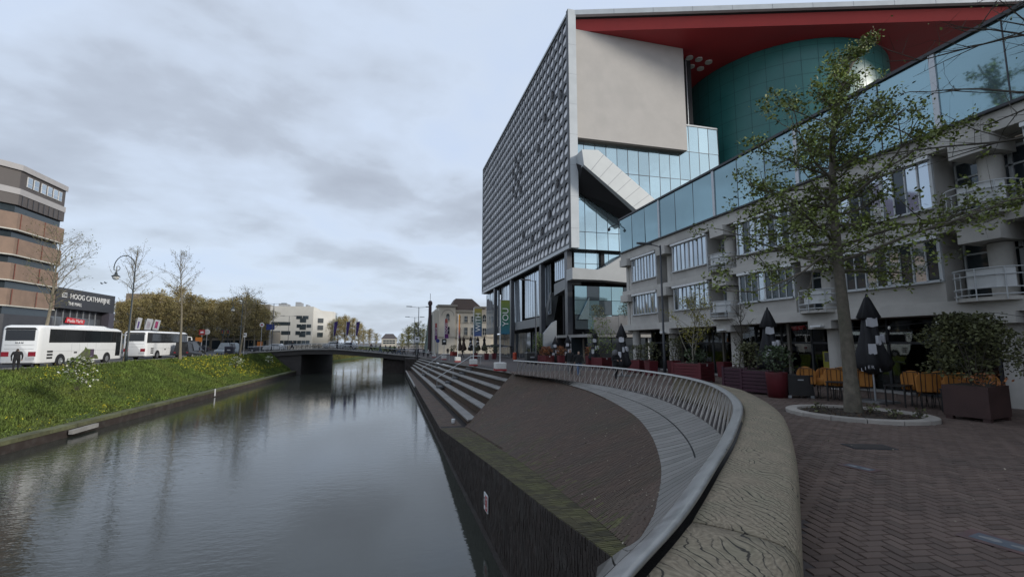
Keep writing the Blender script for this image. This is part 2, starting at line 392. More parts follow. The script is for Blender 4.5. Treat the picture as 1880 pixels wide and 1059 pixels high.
for _ in range(3000):
    y = 30 + 68 * rg.random(); s = rg.random(); p = bank_pt(y, s)
    dn = noise.noise(Vector((p.x * .18, p.y * .07, 9))) + (.42 if (66 < y < 96 and .25 < s < .95) else -.16 if y > 50 else -.06)
    if dn < .16 * rg.random() + .1: continue
    h = rg.uniform(.2, .55)
    for _k in range(3): fl.leaf((p.x + rg.gauss(0, .08), p.y + rg.gauss(0, .08), p.z + h + rg.gauss(0, .05)), (.085 * max(1, y / 55)), rg, 2, .8)
tag(fl.build('wildflowers', M('rapeseed_yellow', (.52, .46, .02), .7, .25, 2, island=.25)), 'yellow wild flowers scattered through the grass on the bank', 'flowers', kind='stuff')
# left quay wall with coping blocks
qw = thing('quay_wall', 'low dark quay wall along the foot of the grass bank', 'wall', (-20, 40, WZ))
mb = MB(); mb.prism([(LW(-45) - .7, -45, -5), (LW(-45), -45, -5), (LW(99) , 99, -5), (LW(99) - .7, 99, -5)], (0, 0, 1.5)); o = mb.build('wall', brick_wall, qw); o.location = -qw.location
cop = M('coping_moss', (.10, .105, .055), .95, .35, 2, .6, 30, island=.25)
y = 12.0
while y < 98:
    y2 = min(99, y + 2.4); mb = MB(); mb.prism([(LW(y) - .78, y + .012, -3.5), (LW(y) + .05, y + .012, -3.5), (LW(y2) + .05, y2 - .012, -3.5), (LW(y2) - .78, y2 - .012, -3.5)], (0, 0, .24 + rnd.uniform(-.01, .01)))
    mb.build('coping_stone', cop, qw).location = -qw.location; y = y2
for u, v, w in ((147, 787, 1.4),):
    p = px(u, v, z=-3.7); yq = p.y
    tag(box('mooring_block', concrete, None, LW(yq) + .06, LW(yq) + .3, yq - w, yq + w, -3.82, -3.55), 'pale stone ledge on the left quay wall near the water', 'ledge')
p = px(387, 722, z=-3.6); tag(MB().box(LW(p.y) + .06, LW(p.y) + .12, p.y - .12, p.y + .12, -3.9, -3.1).build('depth_marker', white), 'small white marker plate on the left quay wall', 'marker')

# ================================================================== FOREGROUND: railing, timber bench, deck
railing = thing('railing', 'curved steel handrail with slanted bars sweeping round the terrace', 'railing', (8, 12, 0))
def loc0(o, par): o.location = -par.location; return o
rings = []
for i, p in enumerate(RAIL):
    n, d = side(RAIL, i); k = min(1, max(0, (9.5 - p.y) / 3)); w = .075 + .035 * k; h = .030; tl = R(14 + 16 * k)
    ax = n * math.cos(tl) + _z * math.sin(tl); ay = ax.cross(d).normalized(); ay = ay if ay.z > 0 else -ay
    c = p - n * (.015 * k) - _z * .03 * k
    rings.append([c + ax * (w * math.copysign(abs(math.cos(a)) ** .6, math.cos(a))) + ay * (h * math.copysign(abs(math.sin(a)) ** .75, math.sin(a))) for a in [j * math.tau / 12 for j in range(12)]])
loc0(MB().loft(rings).build('handrail', steel, railing, True), railing)
BASE = resample(catmull([(6.95, 8.6, .0), (7.5, 9.45, 0), (8.5, 11.4, 0), (9.5, 14.0, 0), (10.25, 17.0, 0), (10.42, 19.5, 0), (10.35, 22.2, 0), (9.95, 24.6, 0), (9.25, 28.0, 0), (8.5, 31.4, 0)], 12), 120)
i0 = next(i for i, p in enumerate(RAIL) if p.y > 8.9); RT = resample(RAIL[i0:-2], 120)
NB = 46
def at(c, t): t = min(max(t, 0), 1) * (len(c) - 1); i = min(int(t), len(c) - 2); return c[i].lerp(c[i + 1], t - i)
barm = M('bar_steel', (.44, .41, .38), .45, .12, 6, metal=.35)
for i in range(NB):
    t = (i + .5) / NB
    for j, (db, dt, off) in enumerate(((-.006, .006, .03), (.008, -.008, -.05))):
        a = at(BASE, t + db); b_ = at(RT, t + dt); n = side(RT, min(118, int(t * 118)))[0]
        loc0(MB().bar(a + n * off * .4 + _z * .005, b_ + n * off - _z * .045, .02, .032, n).build('baluster', barm, railing), railing)
# timber bench
def wood_mat():
    m = bpy.data.materials.new('weathered_timber'); m.use_nodes = True; t = m.node_tree; k = t.links.new; b = t.nodes['Principled BSDF']
    uv = N('ShaderNodeUVMap', t); uv.uv_map = 'plan'
    n0 = N('ShaderNodeTexNoise', t); n0.inputs['Scale'].default_value = 1.25; n0.inputs['Detail'].default_value = 2; k(uv.outputs[0], n0.inputs['Vector'])
    mp = N('ShaderNodeVectorMath', t, operation='MULTIPLY_ADD'); k(n0.outputs['Color'], mp.inputs[0]); mp.inputs[1].default_value = (.75, .75, 0); k(uv.outputs[0], mp.inputs[2])
    w = N('ShaderNodeTexWave', t, wave_type='BANDS', bands_direction='DIAGONAL'); w.inputs['Scale'].default_value = 7.0; w.inputs['Distortion'].default_value = 3.4; w.inputs['Detail'].default_value = 3; w.inputs['Detail Scale'].default_value = 1.6
    k(mp.outputs[0], w.inputs['Vector'])
    n1 = N('ShaderNodeTexNoise', t); n1.inputs['Scale'].default_value = 2.6; n1.inputs['Detail'].default_value = 4; k(uv.outputs[0], n1.inputs['Vector'])
    n2 = N('ShaderNodeTexNoise', t); n2.inputs['Scale'].default_value = 34; n2.inputs['Detail'].default_value = 5; k(mp.outputs[0], n2.inputs['Vector'])
    crack = mathn(t, 'MULTIPLY', ramp(t, w.outputs['Fac'], [(0.0, (1,) * 3), (.028, (.85,) * 3), (.055, (0,) * 3)]), ramp(t, n1.outputs[0], [(.38, (0,) * 3), (.5, (1,) * 3)]))
    base = ramp(t, n2.outputs[0], [(.25, (.135, .108, .073)), (.5, (.235, .194, .136)), (.75, (.345, .29, .21))])
    base = mixc(t, mathn(t, 'MULTIPLY', ramp(t, n1.outputs[0], [(.42, (0,) * 3), (.65, (1,) * 3)]), .34), base, (.185, .185, .12))
    base = mixc(t, mathn(t, 'MULTIPLY', ramp(t, w.outputs['Fac'], [(.0, (1,) * 3), (.35, (0,) * 3)]), .15), base, (.13, .12, .095))
    base = mixc(t, mathn(t, 'MULTIPLY', crack, .92), base, (.014, .012, .01)); k(base, b.inputs['Base Color']); b.inputs['Roughness'].default_value = .85
    hh = mathn(t, 'SUBTRACT', mathn(t, 'MULTIPLY', n2.outputs[0], .25), crack)
    bp = N('ShaderNodeBump', t); bp.inputs['Strength'].default_value = .6; bp.inputs['Distance'].default_value = .012; k(hh, bp.inputs['Height']); k(bp.outputs[0], b.inputs['Normal'])
    return m
wood = wood_mat()
bench = thing('timber_bench', 'weathered grey timber bench curving along the steel handrail', 'bench', (4, 4, 0))
iend = next(i for i, p in enumerate(RAIL) if p.y > 16.2)
s1 = min(range(len(RAIL)), key=lambda i: (RAIL[i] - Vector((2.05, 3.13, .9))).length); s2 = min(range(len(RAIL)), key=lambda i: (RAIL[i] - Vector((8.75, 11.05, .9))).length)
i_start = next(i for i, p in enumerate(RAIL) if p.y > -3)
def bench_ring(i, shrink):
    n, d = side(RAIL, i); p = RAIL[i]; w = .69 * min(1, max(.12, (iend - i) / 26)); q = Vector((p.x, p.y, 0)); e = .012 if shrink else 0
    prof = [(.105, .3), (.105, .845 - e), (.118, .862 - e), (.2, .862 - e), (.4, .858 - e), (.62, .842 - e), (.74, .818 - e), (.795, .78 - e), (.82, .71), (.825, .6), (.82, .3), (.81, .0), (.2, .0)]
    return [q + n * (.092 + (a - .105) * w / .735) + _z * z for a, z in prof], [a for a, z in prof]
for a, b_ in ((i_start, s1), (s1, s2), (s2, iend)):
    idx = list(range(a, b_ + 1)); gap = .013; mb = MB(); rr = [bench_ring(i, i in (a, b_))[0] for i in idx]
    da = side(RAIL, a)[1] * gap; db = side(RAIL, b_)[1] * gap
    rr[0] = [p + da for p in rr[0]]; rr[-1] = [p - db for p in rr[-1]]
    mb.loft(rr); o = loc0(mb.build('timber', wood, bench, True), bench)
    me = o.data; ul = me.uv_layers.new(name='plan'); acc = 0; arc = []
    for i in idx: arc.append(acc); acc += (RAIL[min(i + 1, len(RAIL) - 1)] - RAIL[i]).length
    np_ = len(rr[0]); off = a * .77
    for lp in me.loops:
        i, j = divmod(lp.vertex_index, np_); ul.data[lp.index].uv = (arc[i] + off, [.0, .1, .12, .2, .4, .62, .75, .85, .95, 1.05, 1.2, 1.5, 2][j])
    me.polygons.foreach_set('use_smooth', [len(f.vertices) == 4 for f in me.polygons])
# deck of grey boards between the brick slope and the rail
OUT = [tuple(px(u, v, z=z)) for u, v, z in ((942, 686, -.05), (1000, 695, -.15), (1080, 717, -.3), (1150, 752, -.4), (1190, 790, -.5), (1213, 850, -.55), (1205, 920, -.55), (1185, 972, -.57))] + [(3.11, 5.89, -.62), (2.78, 5.25, -.3), (2.25, 4.25, .2), (1.75, 3.35, .62), (1.25, 2.75, .8)]
INN = [(8.5, 31.5, 0), (9.25, 28.0, 0), (9.95, 24.6, 0), (10.4, 20.5, 0), (10.1, 16.5, 0), (9.2, 13.2, 0), (8.3, 11.0, 0), (7.4, 9.3, .02), (5.9, 7.25, .32), (4.6, 5.8, .62), (3.2, 4.4, .78), (2.0, 3.25, .82), (1.1, 2.5, .82)]
outc = resample(catmull(OUT, 10), 160); innc = resample(catmull(INN, 10), 160)
deck = thing('grey_deck', 'sloping deck of grey boards below the curved handrail', 'deck', (7, 12, 0))
dm = M('grey_board', (.20, .193, .18), .62, .12, 3, .15, 50, island=.14, stain=((.155, .152, .138), .6, .5))
NBD = 92; seam = .52
def dpt(t, s):
    a, b_ = at(outc, t), at(innc, t); p = a.lerp(b_, s); p.z += .10 * math.sin(s * math.pi) * 0 - .12 * s * (1 - s); return p
for i in range(NBD):
    t0, t1 = i / NBD, (i + 1) / NBD; e = .0005 if i % 7 or t0 > .7 else .0011
    sk = .012 * max(0, 1 - t0 * 1.3)
    for s0, s1_ in (((0, seam - .012), (seam + .012, 1)) if t0 < .74 else ((0, 1),)):
        mb = MB(); ss = [s0 + (s1_ - s0) * k / 3 for k in range(4)]
        up = [[dpt(t0 + e + sk * s, s) for s in ss], [dpt(t1 - e + sk * s, s) for s in ss]]
        lo = [[p - _z * .05 for p in r_] for r_ in up]
        mb.loft([lo[0], up[0], up[1], lo[1]], cap=False, closed=False)
        loc0(mb.build('board', dm, deck), deck)
mb = MB(); mb.loft([[dpt(i / 60, s) - _z * .045 for s in (0, .5, 1)] for i in range(61)], cap=False, closed=False); loc0(mb.build('substructure', blackmetal, deck), deck)
kc = [Vector((p.x, p.y, p.z)) + side(RAIL, i)[0] * .16 for i, p in enumerate(RAIL) if 1.9 < p.y]; kc = resample(kc[::-1], 81)
mb = MB(); mb.loft([[at(innc, i / 80) - _z * .02, at(innc, i / 80).lerp(kc[i], .5) * 1, Vector((kc[i].x, kc[i].y, (-.008 if kc[i].y > 9.6 else .5 + .26 * min(1, (9.6 - kc[i].y) / 4))))] for i in range(81)], cap=False, closed=False)
for i in range(81): v_ = mb.v[i * 3 + 1]; a_, c_ = mb.v[i * 3], mb.v[i * 3 + 2]; mb.v[i * 3 + 1] = (v_[0], v_[1], (a_[2] + c_[2]) / 2 - .01)
kf = next(i for i in range(81) if kc[i].y < 9.6); ia, ib = MB(), MB(); ia.v = mb.v; ib.v = mb.v
for j_, f_ in enumerate(mb.f): (ia if j_ // 2 < kf - 1 else ib).f.append(f_)
for m_ in (ia, ib):
    us_ = sorted({i_ for f_ in m_.f for i_ in f_}); mp_ = {a_: b2 for b2, a_ in enumerate(us_)}; m_.v = [m_.v[i_] for i_ in us_]; m_.f = [tuple(mp_[i_] for i_ in f_) for f_ in m_.f]
ia.mi = [0] * len(ia.f); ib.mi = [0] * len(ib.f)
loc0(ia.build('edge_paving', MATS['plaza_joint'], deck), deck); loc0(ib.build('inner_strip', M('strip_dark', (.02, .018, .018), .85, .25, 3, .4, 60), deck), deck)
mb = MB(); mb.loft([[at(outc, i / 80) + _z * z for z in (-.02, -.07)] for i in range(81)], cap=False, closed=False); loc0(mb.build('edge_trim', darkmetal, deck), deck)

# ---- brick slope, mossy ledge, quay wall
ZL = [(4, -.66), (6.3, -.9), (9.7, -1.25), (15, -1.72), (22, -2.4), (30, -3.2), (200, -3.25)]
XL = [(5.2, 3.25), (6.0, 3.5), (8.7, 3.85), (12, 4.1), (16, 4.3), (28, 4.7), (120, 4.3)]
slope = bpy.data.objects.new('brick_slope', None); col.objects.link(slope)
tag(slope, 'broad dark brick slope falling from the terrace to the canal', 'slope')
lowc = [Vector((lerp_tab(XL, y), y, lerp_tab(ZL, y))) for y in [5.6 + (29.8 - 5.6) * i / 200 for i in range(201)]]
topc = resample(([Vector(p) for p in [(5.2, 30.2, -2.72), (6.9, 31.6, -1.6), (8.0, 32.7, -.55), (8.55, 33.0, -.1)]])[::-1][:0] + outc[:int(160 * .86)], 201)[::-1]
mb = MB(); mb.loft([[a - _z * .02, b_ - _z * .06] for a, b_ in zip(lowc, topc)], cap=False, closed=False)
mb.loft([[(3.3, y, lerp_tab(ZL, y) - .025), (lerp_tab(XL, y), y, lerp_tab(ZL, y) - .02)] for y in [5.2 + .8 * i for i in range(33)]], cap=False, closed=False)
mb.poly([(3.3, 29.5, -3.26), (5.9, 29.5, -3.26), (5.2, 98, -3.28), (3.3, 98, -3.28)])
# triangle between slope, steps and deck end
mb.poly([tuple(lowc[-1]), (5.2, 30.3, -2.9), (8.9, 33.6, -.12), tuple(topc[-1] - _z * .06)])
mb.build('mortar_bed', joint, slope)
NR = 285; pieces = []
for i in range(NR):
    t0, t1 = i / NR, (i + 1) / NR
    a0, a1, b0, b1 = at(lowc, t0), at(lowc, t1), at(topc, t0), at(topc, t1)
    ln = ((b0 - a0).length + (b1 - a1).length) / 2; n = max(1, round(ln / .215)); sh = .5 / n if i % 2 else 0
    for j in range(n + (1 if i % 2 else 0)):
        s0, s1_ = max(0, j / n - sh), min(1, (j + 1) / n - sh)
        if s1_ - s0 < .02: continue
        pieces.append((a0.lerp(b0, s0), a0.lerp(b0, s1_), a1.lerp(b1, s1_), a1.lerp(b1, s0), 0 if rnd.random() > .25 * max(0, 1 - s0 * 3) * (1 if t0 < .5 else .3) else 1))
for i in range(310):
    y0 = 5.3 + i * .08; y1 = y0 + .08; w = lerp_tab(XL, y0) - 3.2; n = max(1, round(w / .215))
    for j in range(n):
        x0, x1 = 3.2 + w * j / n, 3.2 + w * (j + 1) / n
        pieces.append((Vector((x0, y0, lerp_tab(ZL, y0))), Vector((x1, y0, lerp_tab(ZL, y0))), Vector((x1, y1, lerp_tab(ZL, y1))), Vector((x0, y1, lerp_tab(ZL, y1))), 1 if y0 < 24 or rnd.random() < .5 else 0))
for i in range(160):                                        # low ledge beside the steps
    y0 = 30.1 + i * .42; y1 = y0 + .42; xe = 4.7 - (y0 - 30) * .9 / 62
    for j in range(4):
        x0, x1 = 3.2 + (xe - 3.2) * j / 4, 3.2 + (xe - 3.2) * (j + 1) / 4
        pieces.append((Vector((x0, y0, -3.24)), Vector((x1, y0, -3.24)), Vector((x1, y1, -3.24)), Vector((x0, y1, -3.24)), 0))
tri = [Vector(lowc[-1]), Vector((5.2, 30.3, -2.85)), Vector((8.9, 33.6, -.06)), Vector(topc[-1])]
for i in range(28):
    a0, a1 = tri[0].lerp(tri[1], i / 28), tri[0].lerp(tri[1], (i + 1) / 28); b0, b1 = tri[3].lerp(tri[2], i / 28), tri[3].lerp(tri[2], (i + 1) / 28)
    for j in range(22): pieces.append((a0.lerp(b0, j / 22), a0.lerp(b0, (j + 1) / 22), a1.lerp(b1, (j + 1) / 22), a1.lerp(b1, j / 22), 0))
def brick_piece(mb, q, up, gap, lift):
    c = sum(q, Vector()) / 4; top = []
    ex = (q[1] - q[0]).normalized() * gap * .3; ey = (q[3] - q[0]).normalized() * gap
    qq = [q[0] + ex + ey, q[1] - ex + ey, q[2] - ex - ey, q[3] + ex - ey]
    n = (q[1] - q[0]).cross(q[3] - q[0]).normalized(); n = n if n.dot(up) > 0 else -n
    hi = [p + n * lift for p in qq]; lo = [p - n * .03 for p in qq]
    mb.add(lo + hi, [(4, 5, 6, 7), (0, 1, 5, 4), (1, 2, 6, 5), (2, 3, 7, 6), (3, 0, 4, 7)])
def dist_key(q):
    c = sum(q[:4], Vector()) / 4; p = pj(c); return (c - CAM).length if p and -20 < p[0] < 1900 and p[1] < 1080 else 999
pieces.sort(key=dist_key)
bulk = [MB(), MB()]; made = {}
ub2 = MB(); ub2.add([(x * (.5 if z < 0 else .494), y * (.5 if z < 0 else .49), z) for x, y, z in ((-1, -1, -1), (1, -1, -1), (1, 1, -1), (-1, 1, -1), (-1, -1, 0), (1, -1, 0), (1, 1, 0), (-1, 1, 0))], ub.f)
unit_s = [ub2.mesh('brick', brick_dark), ub2.mesh('brick', brick_moss)]
for i, q in enumerate(pieces):
    lift = rnd.uniform(.0, .006)
    if i < 300:
        c = sum(q[:4], Vector()) / 4; x = (q[1] - q[0]); y = (q[3] - q[0]); lx, ly = x.length - .005, y.length - .02; x.normalize(); n = x.cross(y).normalized(); n = n if n.z > 0 else -n; y = n.cross(x)
        o = inst('brick', unit_s[q[4]], slope); m = Matrix((x * lx, y * ly, n * .03)).transposed().to_4x4(); m.translation = c + n * lift; o.matrix_local = m
    else: brick_piece(bulk[q[4]], q[:4], _z, .010, lift)
bulk[0].build('slope_bricks', brick_dark, slope)['kind'] = 'stuff'; bulk[1].build('mossy_bricks', brick_moss, slope)['kind'] = 'stuff'
# quay wall on the right: body and upright bricks
qr = bpy.data.objects.new('quay_wall', None); col.objects.link(qr); tag(qr, 'dark brick quay wall rising from the water below the slope', 'wall')
mb = MB(); yl = [5.2, 6.3, 9.7, 15, 22, 30, 98]
mb.loft([[(3.22, y, -5.0), (3.22, y, lerp_tab(ZL, y) - .03)] for y in yl], cap=False, closed=False)
near = [p - side(RAIL, i)[0] * .12 - _z * .12 for i, p in enumerate(RAIL) if -3.5 < p.y < 2.6][::3] + [p for p in outc[::-1] if 3.0 < p.y < 5.6][::2] + [Vector((3.22, 5.8, -.72))]
mb.loft([[(p.x, p.y, -5), (p.x, p.y, p.z - .02)] for p in near], cap=False, closed=False)
mb.build('core', joint, qr)
mb = MB(); wb = []
for i in range(900):
    y0 = 5.22 + i * .068
    if y0 > 60: break
    zt = lerp_tab(ZL, y0) - .01; z = zt; k = 0
    while z > -4.15:
        z1 = max(-4.2, z - (.21 if k or i % 2 == 0 else .105)); k += 1
        wb.append((Vector((3.2, y0, z)), Vector((3.2, y0, z1)), Vector((3.2, y0 + .068, z1)), Vector((3.2, y0 + .068, z)), 0)); z = z1
wb.sort(key=dist_key); us = ub2.mesh('brick', brick_wall)
for i, q in enumerate(wb):
    lift = rnd.uniform(-.006, .012)
    if i < 300:
        o = inst('brick', us, qr); c = sum(q[:4], Vector()) / 4; lx = (q[1] - q[0]).length - .012
        m = Matrix((Vector((0, 0, 1)) * lx, Vector((0, 1, 0)) * .056, Vector((-1, 0, 0)) * .03)).transposed().to_4x4(); m.translation = c + Vector((-lift, 0, 0)); o.matrix_local = m
    else: brick_piece(mb, q[:4], Vector((-1, 0, 0)), .006, lift)
mb.build('wall_bricks', brick_wall, qr)['kind'] = 'stuff'
box('coping_edge', concrete, qr, 3.06, 3.24, 60, 98, -3.4, -3.2)
box('water_ledge', brick_wall, qr, 3.08, 3.2, 5.2, 98, -4.2, -3.95)
sg = thing('water_sign', 'small white sign with red frame on the quay wall above the water', 'sign')
c = px(891, 922, x=3.12); box('plate', white, sg, 3.13, 3.16, c.y - .28, c.y + .28, c.z - .26, c.z + .26)
red = M('sign_red', (.42, .03, .03), .5, .1)
for y0, y1, z0, z1 in ((-.24, .02, .17, .22), (-.24, .02, -.22, -.17), (-.24, -.19, -.17, .17), (-.03, .02, -.17, .17), (-.12, -.09, -.1, .1)): box('red_mark', red, sg, 3.12, 3.131, c.y + y0, c.y + y1, c.z + z0, c.z + z1)
text('lettering', '2', .34, blackmetal, sg, frame_m((3.122, c.y + .14, c.z), (0, -1, 0), (0, 0, 1)), .004)

# ---- seat steps
steps = bpy.data.objects.new('seat_steps', None); col.objects.link(steps); tag(steps, 'wide concrete seat steps leading down to the water', 'steps')
SN = [(4.9, 29.8, -2.7), (6.0, 30.7, -2.15), (6.75, 31.3, -1.6), (7.45, 31.95, -1.05), (8.05, 32.6, -.52), (8.7, 33.3, -.01)]
SF = [(3.95, 92, -2.5), (4.3, 92, -2.08), (4.65, 92, -1.68), (5.0, 92, -1.32), (5.35, 92, -1.02), (5.75, 92, -.77)]
slabm = M('step_concrete', (.25, .24, .225), .7, .14, 1.2, .3, 40, stain=((.14, .14, .14), .6, .5))
for i in range(6):
    a, b_ = Vector(SN[i]), Vector(SF[i]); d = (b_ - a).normalized(); n = Vector((d.y, -d.x, 0)).normalized(); w = .66 if i < 5 else .5
    mb = MB(); n0 = a + n * w + d * .45; f0 = b_ + n * (w * .62)
    mb.prism([a - _z * .13, n0 - _z * .13, f0 - _z * .13, b_ - _z * .13], (0, 0, .13)); o = mb.build('step_slab', slabm, steps)
    bv = o.modifiers.new('edge', 'BEVEL'); bv.width = .035; bv.segments = 2
    q = n * .24; zb = (SN[i - 1][2] if i else -3.3) - .2; nxt = Vector(SN[i + 1]) if i < 5 else a + n * 1.2; nf = Vector(SF[i + 1]) if i < 5 else b_ + n
    mb = MB(); mb.prism([(a.x + q.x + .05, a.y + .25, zb), (nxt.x + .3, nxt.y + .25, zb), (nf.x + .3, 93, zb), (b_.x + q.x, 93, zb)], (0, 0, .01))
    pts = [(a.x + q.x, a.y + .3), (nxt.x + .35, nxt.y + .35), (nf.x + .35, 93), (b_.x + q.x * .6, 93)]
    mb = MB(); zt = [a.z - .131, a.z - .131, b_.z - .131, b_.z - .131]
    mb.add([(x, y, zb) for x, y in pts] + [(x, y, z) for (x, y), z in zip(pts, zt)], [(3, 2, 1, 0), (4, 5, 6, 7), (0, 1, 5, 4), (1, 2, 6, 5), (2, 3, 7, 6), (3, 0, 4, 7)])
    mb.build('riser', brick_dark, steps)
def on_step(i, y):
    a, b_ = Vector(SN[i]), Vector(SF[i]); return a.lerp(b_, (y - a.y) / (b_.y - a.y))
for k, (yy_, lab) in enumerate(((47.5, 'slanting white handrail on the seat steps, the nearer one'), (66, 'slanting white handrail on the seat steps, the farther one'))):
    hr = thing('handrail', lab, 'handrail', group='handrails on the seat steps')
    a = on_step(0, yy_ + 3) + Vector((.2, 0, .95)); b_ = on_step(5, yy_) + Vector((.15, 0, .98)); c = b_ + Vector((1.0, -.3, 0))
    MB().tube([a, a.lerp(b_, .5), b_, c], .035, 6).build('rail', whitemetal, hr)
    for s in (.05, .5, .97):
        p = a.lerp(b_, s); i = min(5, int(s * 5.4)); q = on_step(i, p.y); MB().tube([(p.x, p.y, q.z), p], .022, 5).build('post', alu, hr)
    MB().tube([(c.x - .1, c.y, pz(c.y)), c - Vector((.1, 0, 0))], .022, 5).build('post', alu, hr)
    for i in range(5):
        p = on_step(i, yy_ + 3 - .6 * i) + Vector((.95, 0, .0))
        MB().lathe([(.62, .0), (.66, .05), (.66, .2), (.6, .24)], (p.x, p.y, p.z - .02), 18).build('round_tread', M('tread', (.09, .09, .092), .7, .2, 2, .3, 40), steps)

# ---- bridge
bridge = bpy.data.objects.new('canal_bridge', None); col.objects.link(bridge); tag(bridge, 'flat arched dark bridge crossing the canal', 'bridge')
BT = [(-26, .25), (-21.6, .5), (-16, .85), (-10.6, .85), (-5.4, .4), (-2.7, .15), (2.4, -.4), (6.5, -.82), (9, -.85)]
bdm = M('bridge_concrete', (.055, .05, .048), .8, .25, .8, .3, 20); bsurf = asphalt
xs = [-26 + i * 35 / 40 for i in range(41)]
rr = [[(x, 98, lerp_tab(BT, x) - 1.0), (x, 121, lerp_tab(BT, x) - 1.0), (x, 121, lerp_tab(BT, x)), (x, 98, lerp_tab(BT, x))] for x in xs]
MB().loft(rr).build('deck', bdm, bridge)
MB().loft([[(x, 97.7, lerp_tab(BT, x) - .12), (x, 98.3, lerp_tab(BT, x) - .12), (x, 98.3, lerp_tab(BT, x) + .1), (x, 97.7, lerp_tab(BT, x) + .1)] for x in xs]).build('kerb', concrete, bridge)
MB().prism([(-26, 98.4, -5), (-16.6, 98.4, -5), (-13.4, 121.5, -5), (-26, 121.5, -5)], (0, 0, 4.9)).build('abutment', bdm, bridge)
MB().box(-1.3, 5.5, 99, 121, -5, -1.35).build('pier', brick_wall, bridge)
MB().box(3.0, 9, 93.2, 98.9, -5, -.98).build('abutment', brick_wall, bridge)
for yr, nm in ((98.0, 'near'), (120.5, 'far')):
    for h in (1.05, .62, .3): MB().tube([(x, yr, lerp_tab(BT, x) + h) for x in xs], .05 if h > 1 else .025, 5).build('rail', alu if h > 1 else darkmetal, bridge)
    for i in range(0, 36):
        x = -25.5 + i; MB().bar((x, yr, lerp_tab(BT, x)), (x, yr, lerp_tab(BT, x) + 1.05), .05).build('post', darkmetal, bridge)
# bank and land beyond the bridge
mb = MB(); far = [(121, -13.5), (150, -18), (165, -17.5), (200, -12), (235, -7), (262, -3)]
mb.loft([[(x, y, -4.2), (x, y, -3.6), (x - 2.5, y, -2.6), (x - 8, y, -.6), (-75, y, -.05)] for y, x in far], cap=False, closed=False)
o = mb.build('far_bank', grass_base); o['kind'] = 'structure'
mb = MB()
for _ in range(7000):
    y = rg.uniform(121, 240); x = lerp_tab(far, y) - rg.uniform(0, 6) ; z = -3.6 + (lerp_tab(far, y) - x) * .45
    h = rg.uniform(.3, .9); w = rg.uniform(.1, .25); mb.add([(x - w, y, z), (x + w, y, z), (x + rg.gauss(0, .2), y, z + h)], [(0, 1, 2)])
tag(mb.build('reeds', M('reed', (.13, .13, .04), .9, .4, .3, island=.4)), 'tan and green reeds on the bank beyond the bridge', 'reeds', kind='stuff')
MB().box(-40, 30, 262, 263, -5, -.09).build('canal_end', grass_base)['kind'] = 'structure'
MB().box(3.2, 3.7, 121, 262, -5, -.5).build('quay_beyond', brick_wall)['kind'] = 'structure'

# ================================================================== CONCERT HALL (disc-clad block, red soffit, green drum)
hall = bpy.data.objects.new('concert_hall', None); col.objects.link(hall)
tag(hall, 'tall concert hall with round-disc cladding, red roof soffit and green drum', 'building')
DX, DY0, DY1, DZ0, DZ1 = 21.0, 51.9, 108.2, 13.85, 44.2
panel = M('disc_cladding', (.072, .077, .086), .55, .12, .7, .1, 15)
holew = M('disc_reveal', (.04, .043, .05), .6, .1, 1)  # darker than the cladding: shadow inside the holes is put into the colour
discm = M('disc_light', (.74, .74, .75), .5, .07, 1.2, island=.07)
NC, NRW = 34, 18; cw = (DY1 - DY0 - .5) / NC; ch = (DZ1 - DZ0 - .5) / NRW; rad = min(cw, ch) * .405; SEG = 14
mb = MB(); hm = MB(); cells = []
for c in range(NC):
    for r in range(NRW):
        y0 = DY0 + .35 + c * cw; z0 = DZ0 + .25 + r * ch; yc, zc = y0 + cw / 2, z0 + ch / 2; cells.append((c, r, yc, zc))
        ring = [(DX, yc + rad * math.cos(a), zc + rad * math.sin(a)) for a in [(i + .5) * math.tau / SEG for i in range(SEG)]]
        sq = []
        for x_, y_, z_ in ring:
            dy, dz = y_ - yc, z_ - zc; k = min((cw / 2) / max(1e-6, abs(dy)), (ch / 2) / max(1e-6, abs(dz))); sq.append((DX, yc + dy * k, zc + dz * k))
        n = SEG; mb.add(ring + sq, [(i, (i + 1) % n, n + (i + 1) % n, n + i) for i in range(n)])
        for i in range(n):                                     # the corner gaps of the square
            a, b_ = sq[i], sq[(i + 1) % n]
            if abs(a[1] - b_[1]) > 1e-4 and abs(a[2] - b_[2]) > 1e-4:
                cy = yc + math.copysign(cw / 2, (a[1] + b_[1]) / 2 - yc); cz = zc + math.copysign(ch / 2, (a[2] + b_[2]) / 2 - zc); mb.add([a, b_, (DX, cy, cz)], [(0, 1, 2)])
        hm.loft([ring, [(DX + .34, p[1], p[2]) for p in ring]], cap=False)
fac = mb.build('facade_sheet', panel, hall); hm.build('hole_rims', holew, fac)['kind'] = 'stuff'
dmb = MB(); dmb.lathe([(rad * 1.02, 0), (rad * .97, .05), (rad * .6, .02), (0.02, -.02)], n=14, cap=False); disc_mesh = dmb.mesh('disc', discm, True)
cells.sort(key=lambda c: (DX ** 2 + c[2] ** 2) * (1 + .01 * c[3])); rest = MB(); openers = {(3, 13), (5, 12), (2, 5), (6, 2), (9, 2), (12, 3), (7, 10), (1, 12), (4, 3)}
rdk = random.Random(5)
for i, (c, r, yc, zc) in enumerate(cells):
    op = (c, r) in openers or (12 < c < 17 and 7 < r < 13 and (c + r) % 2)
    rot = (0, -math.pi / 2 + R(11), R(-50) if op else R(rdk.gauss(0, 1.5)))
    if i < 300: inst('disc', disc_mesh, fac, (DX + .13, yc, zc), rot)
    else:
        m = Matrix.Translation((DX + .13, yc, zc)) @ Matrix.Rotation(rot[2], 4, 'Z') @ Matrix.Rotation(rot[1], 4, 'Y')
        rest.add([m @ Vector(v) for v in dmb.v], dmb.f)
o = rest.build('far_discs', discm, fac, True); o['kind'] = 'stuff'
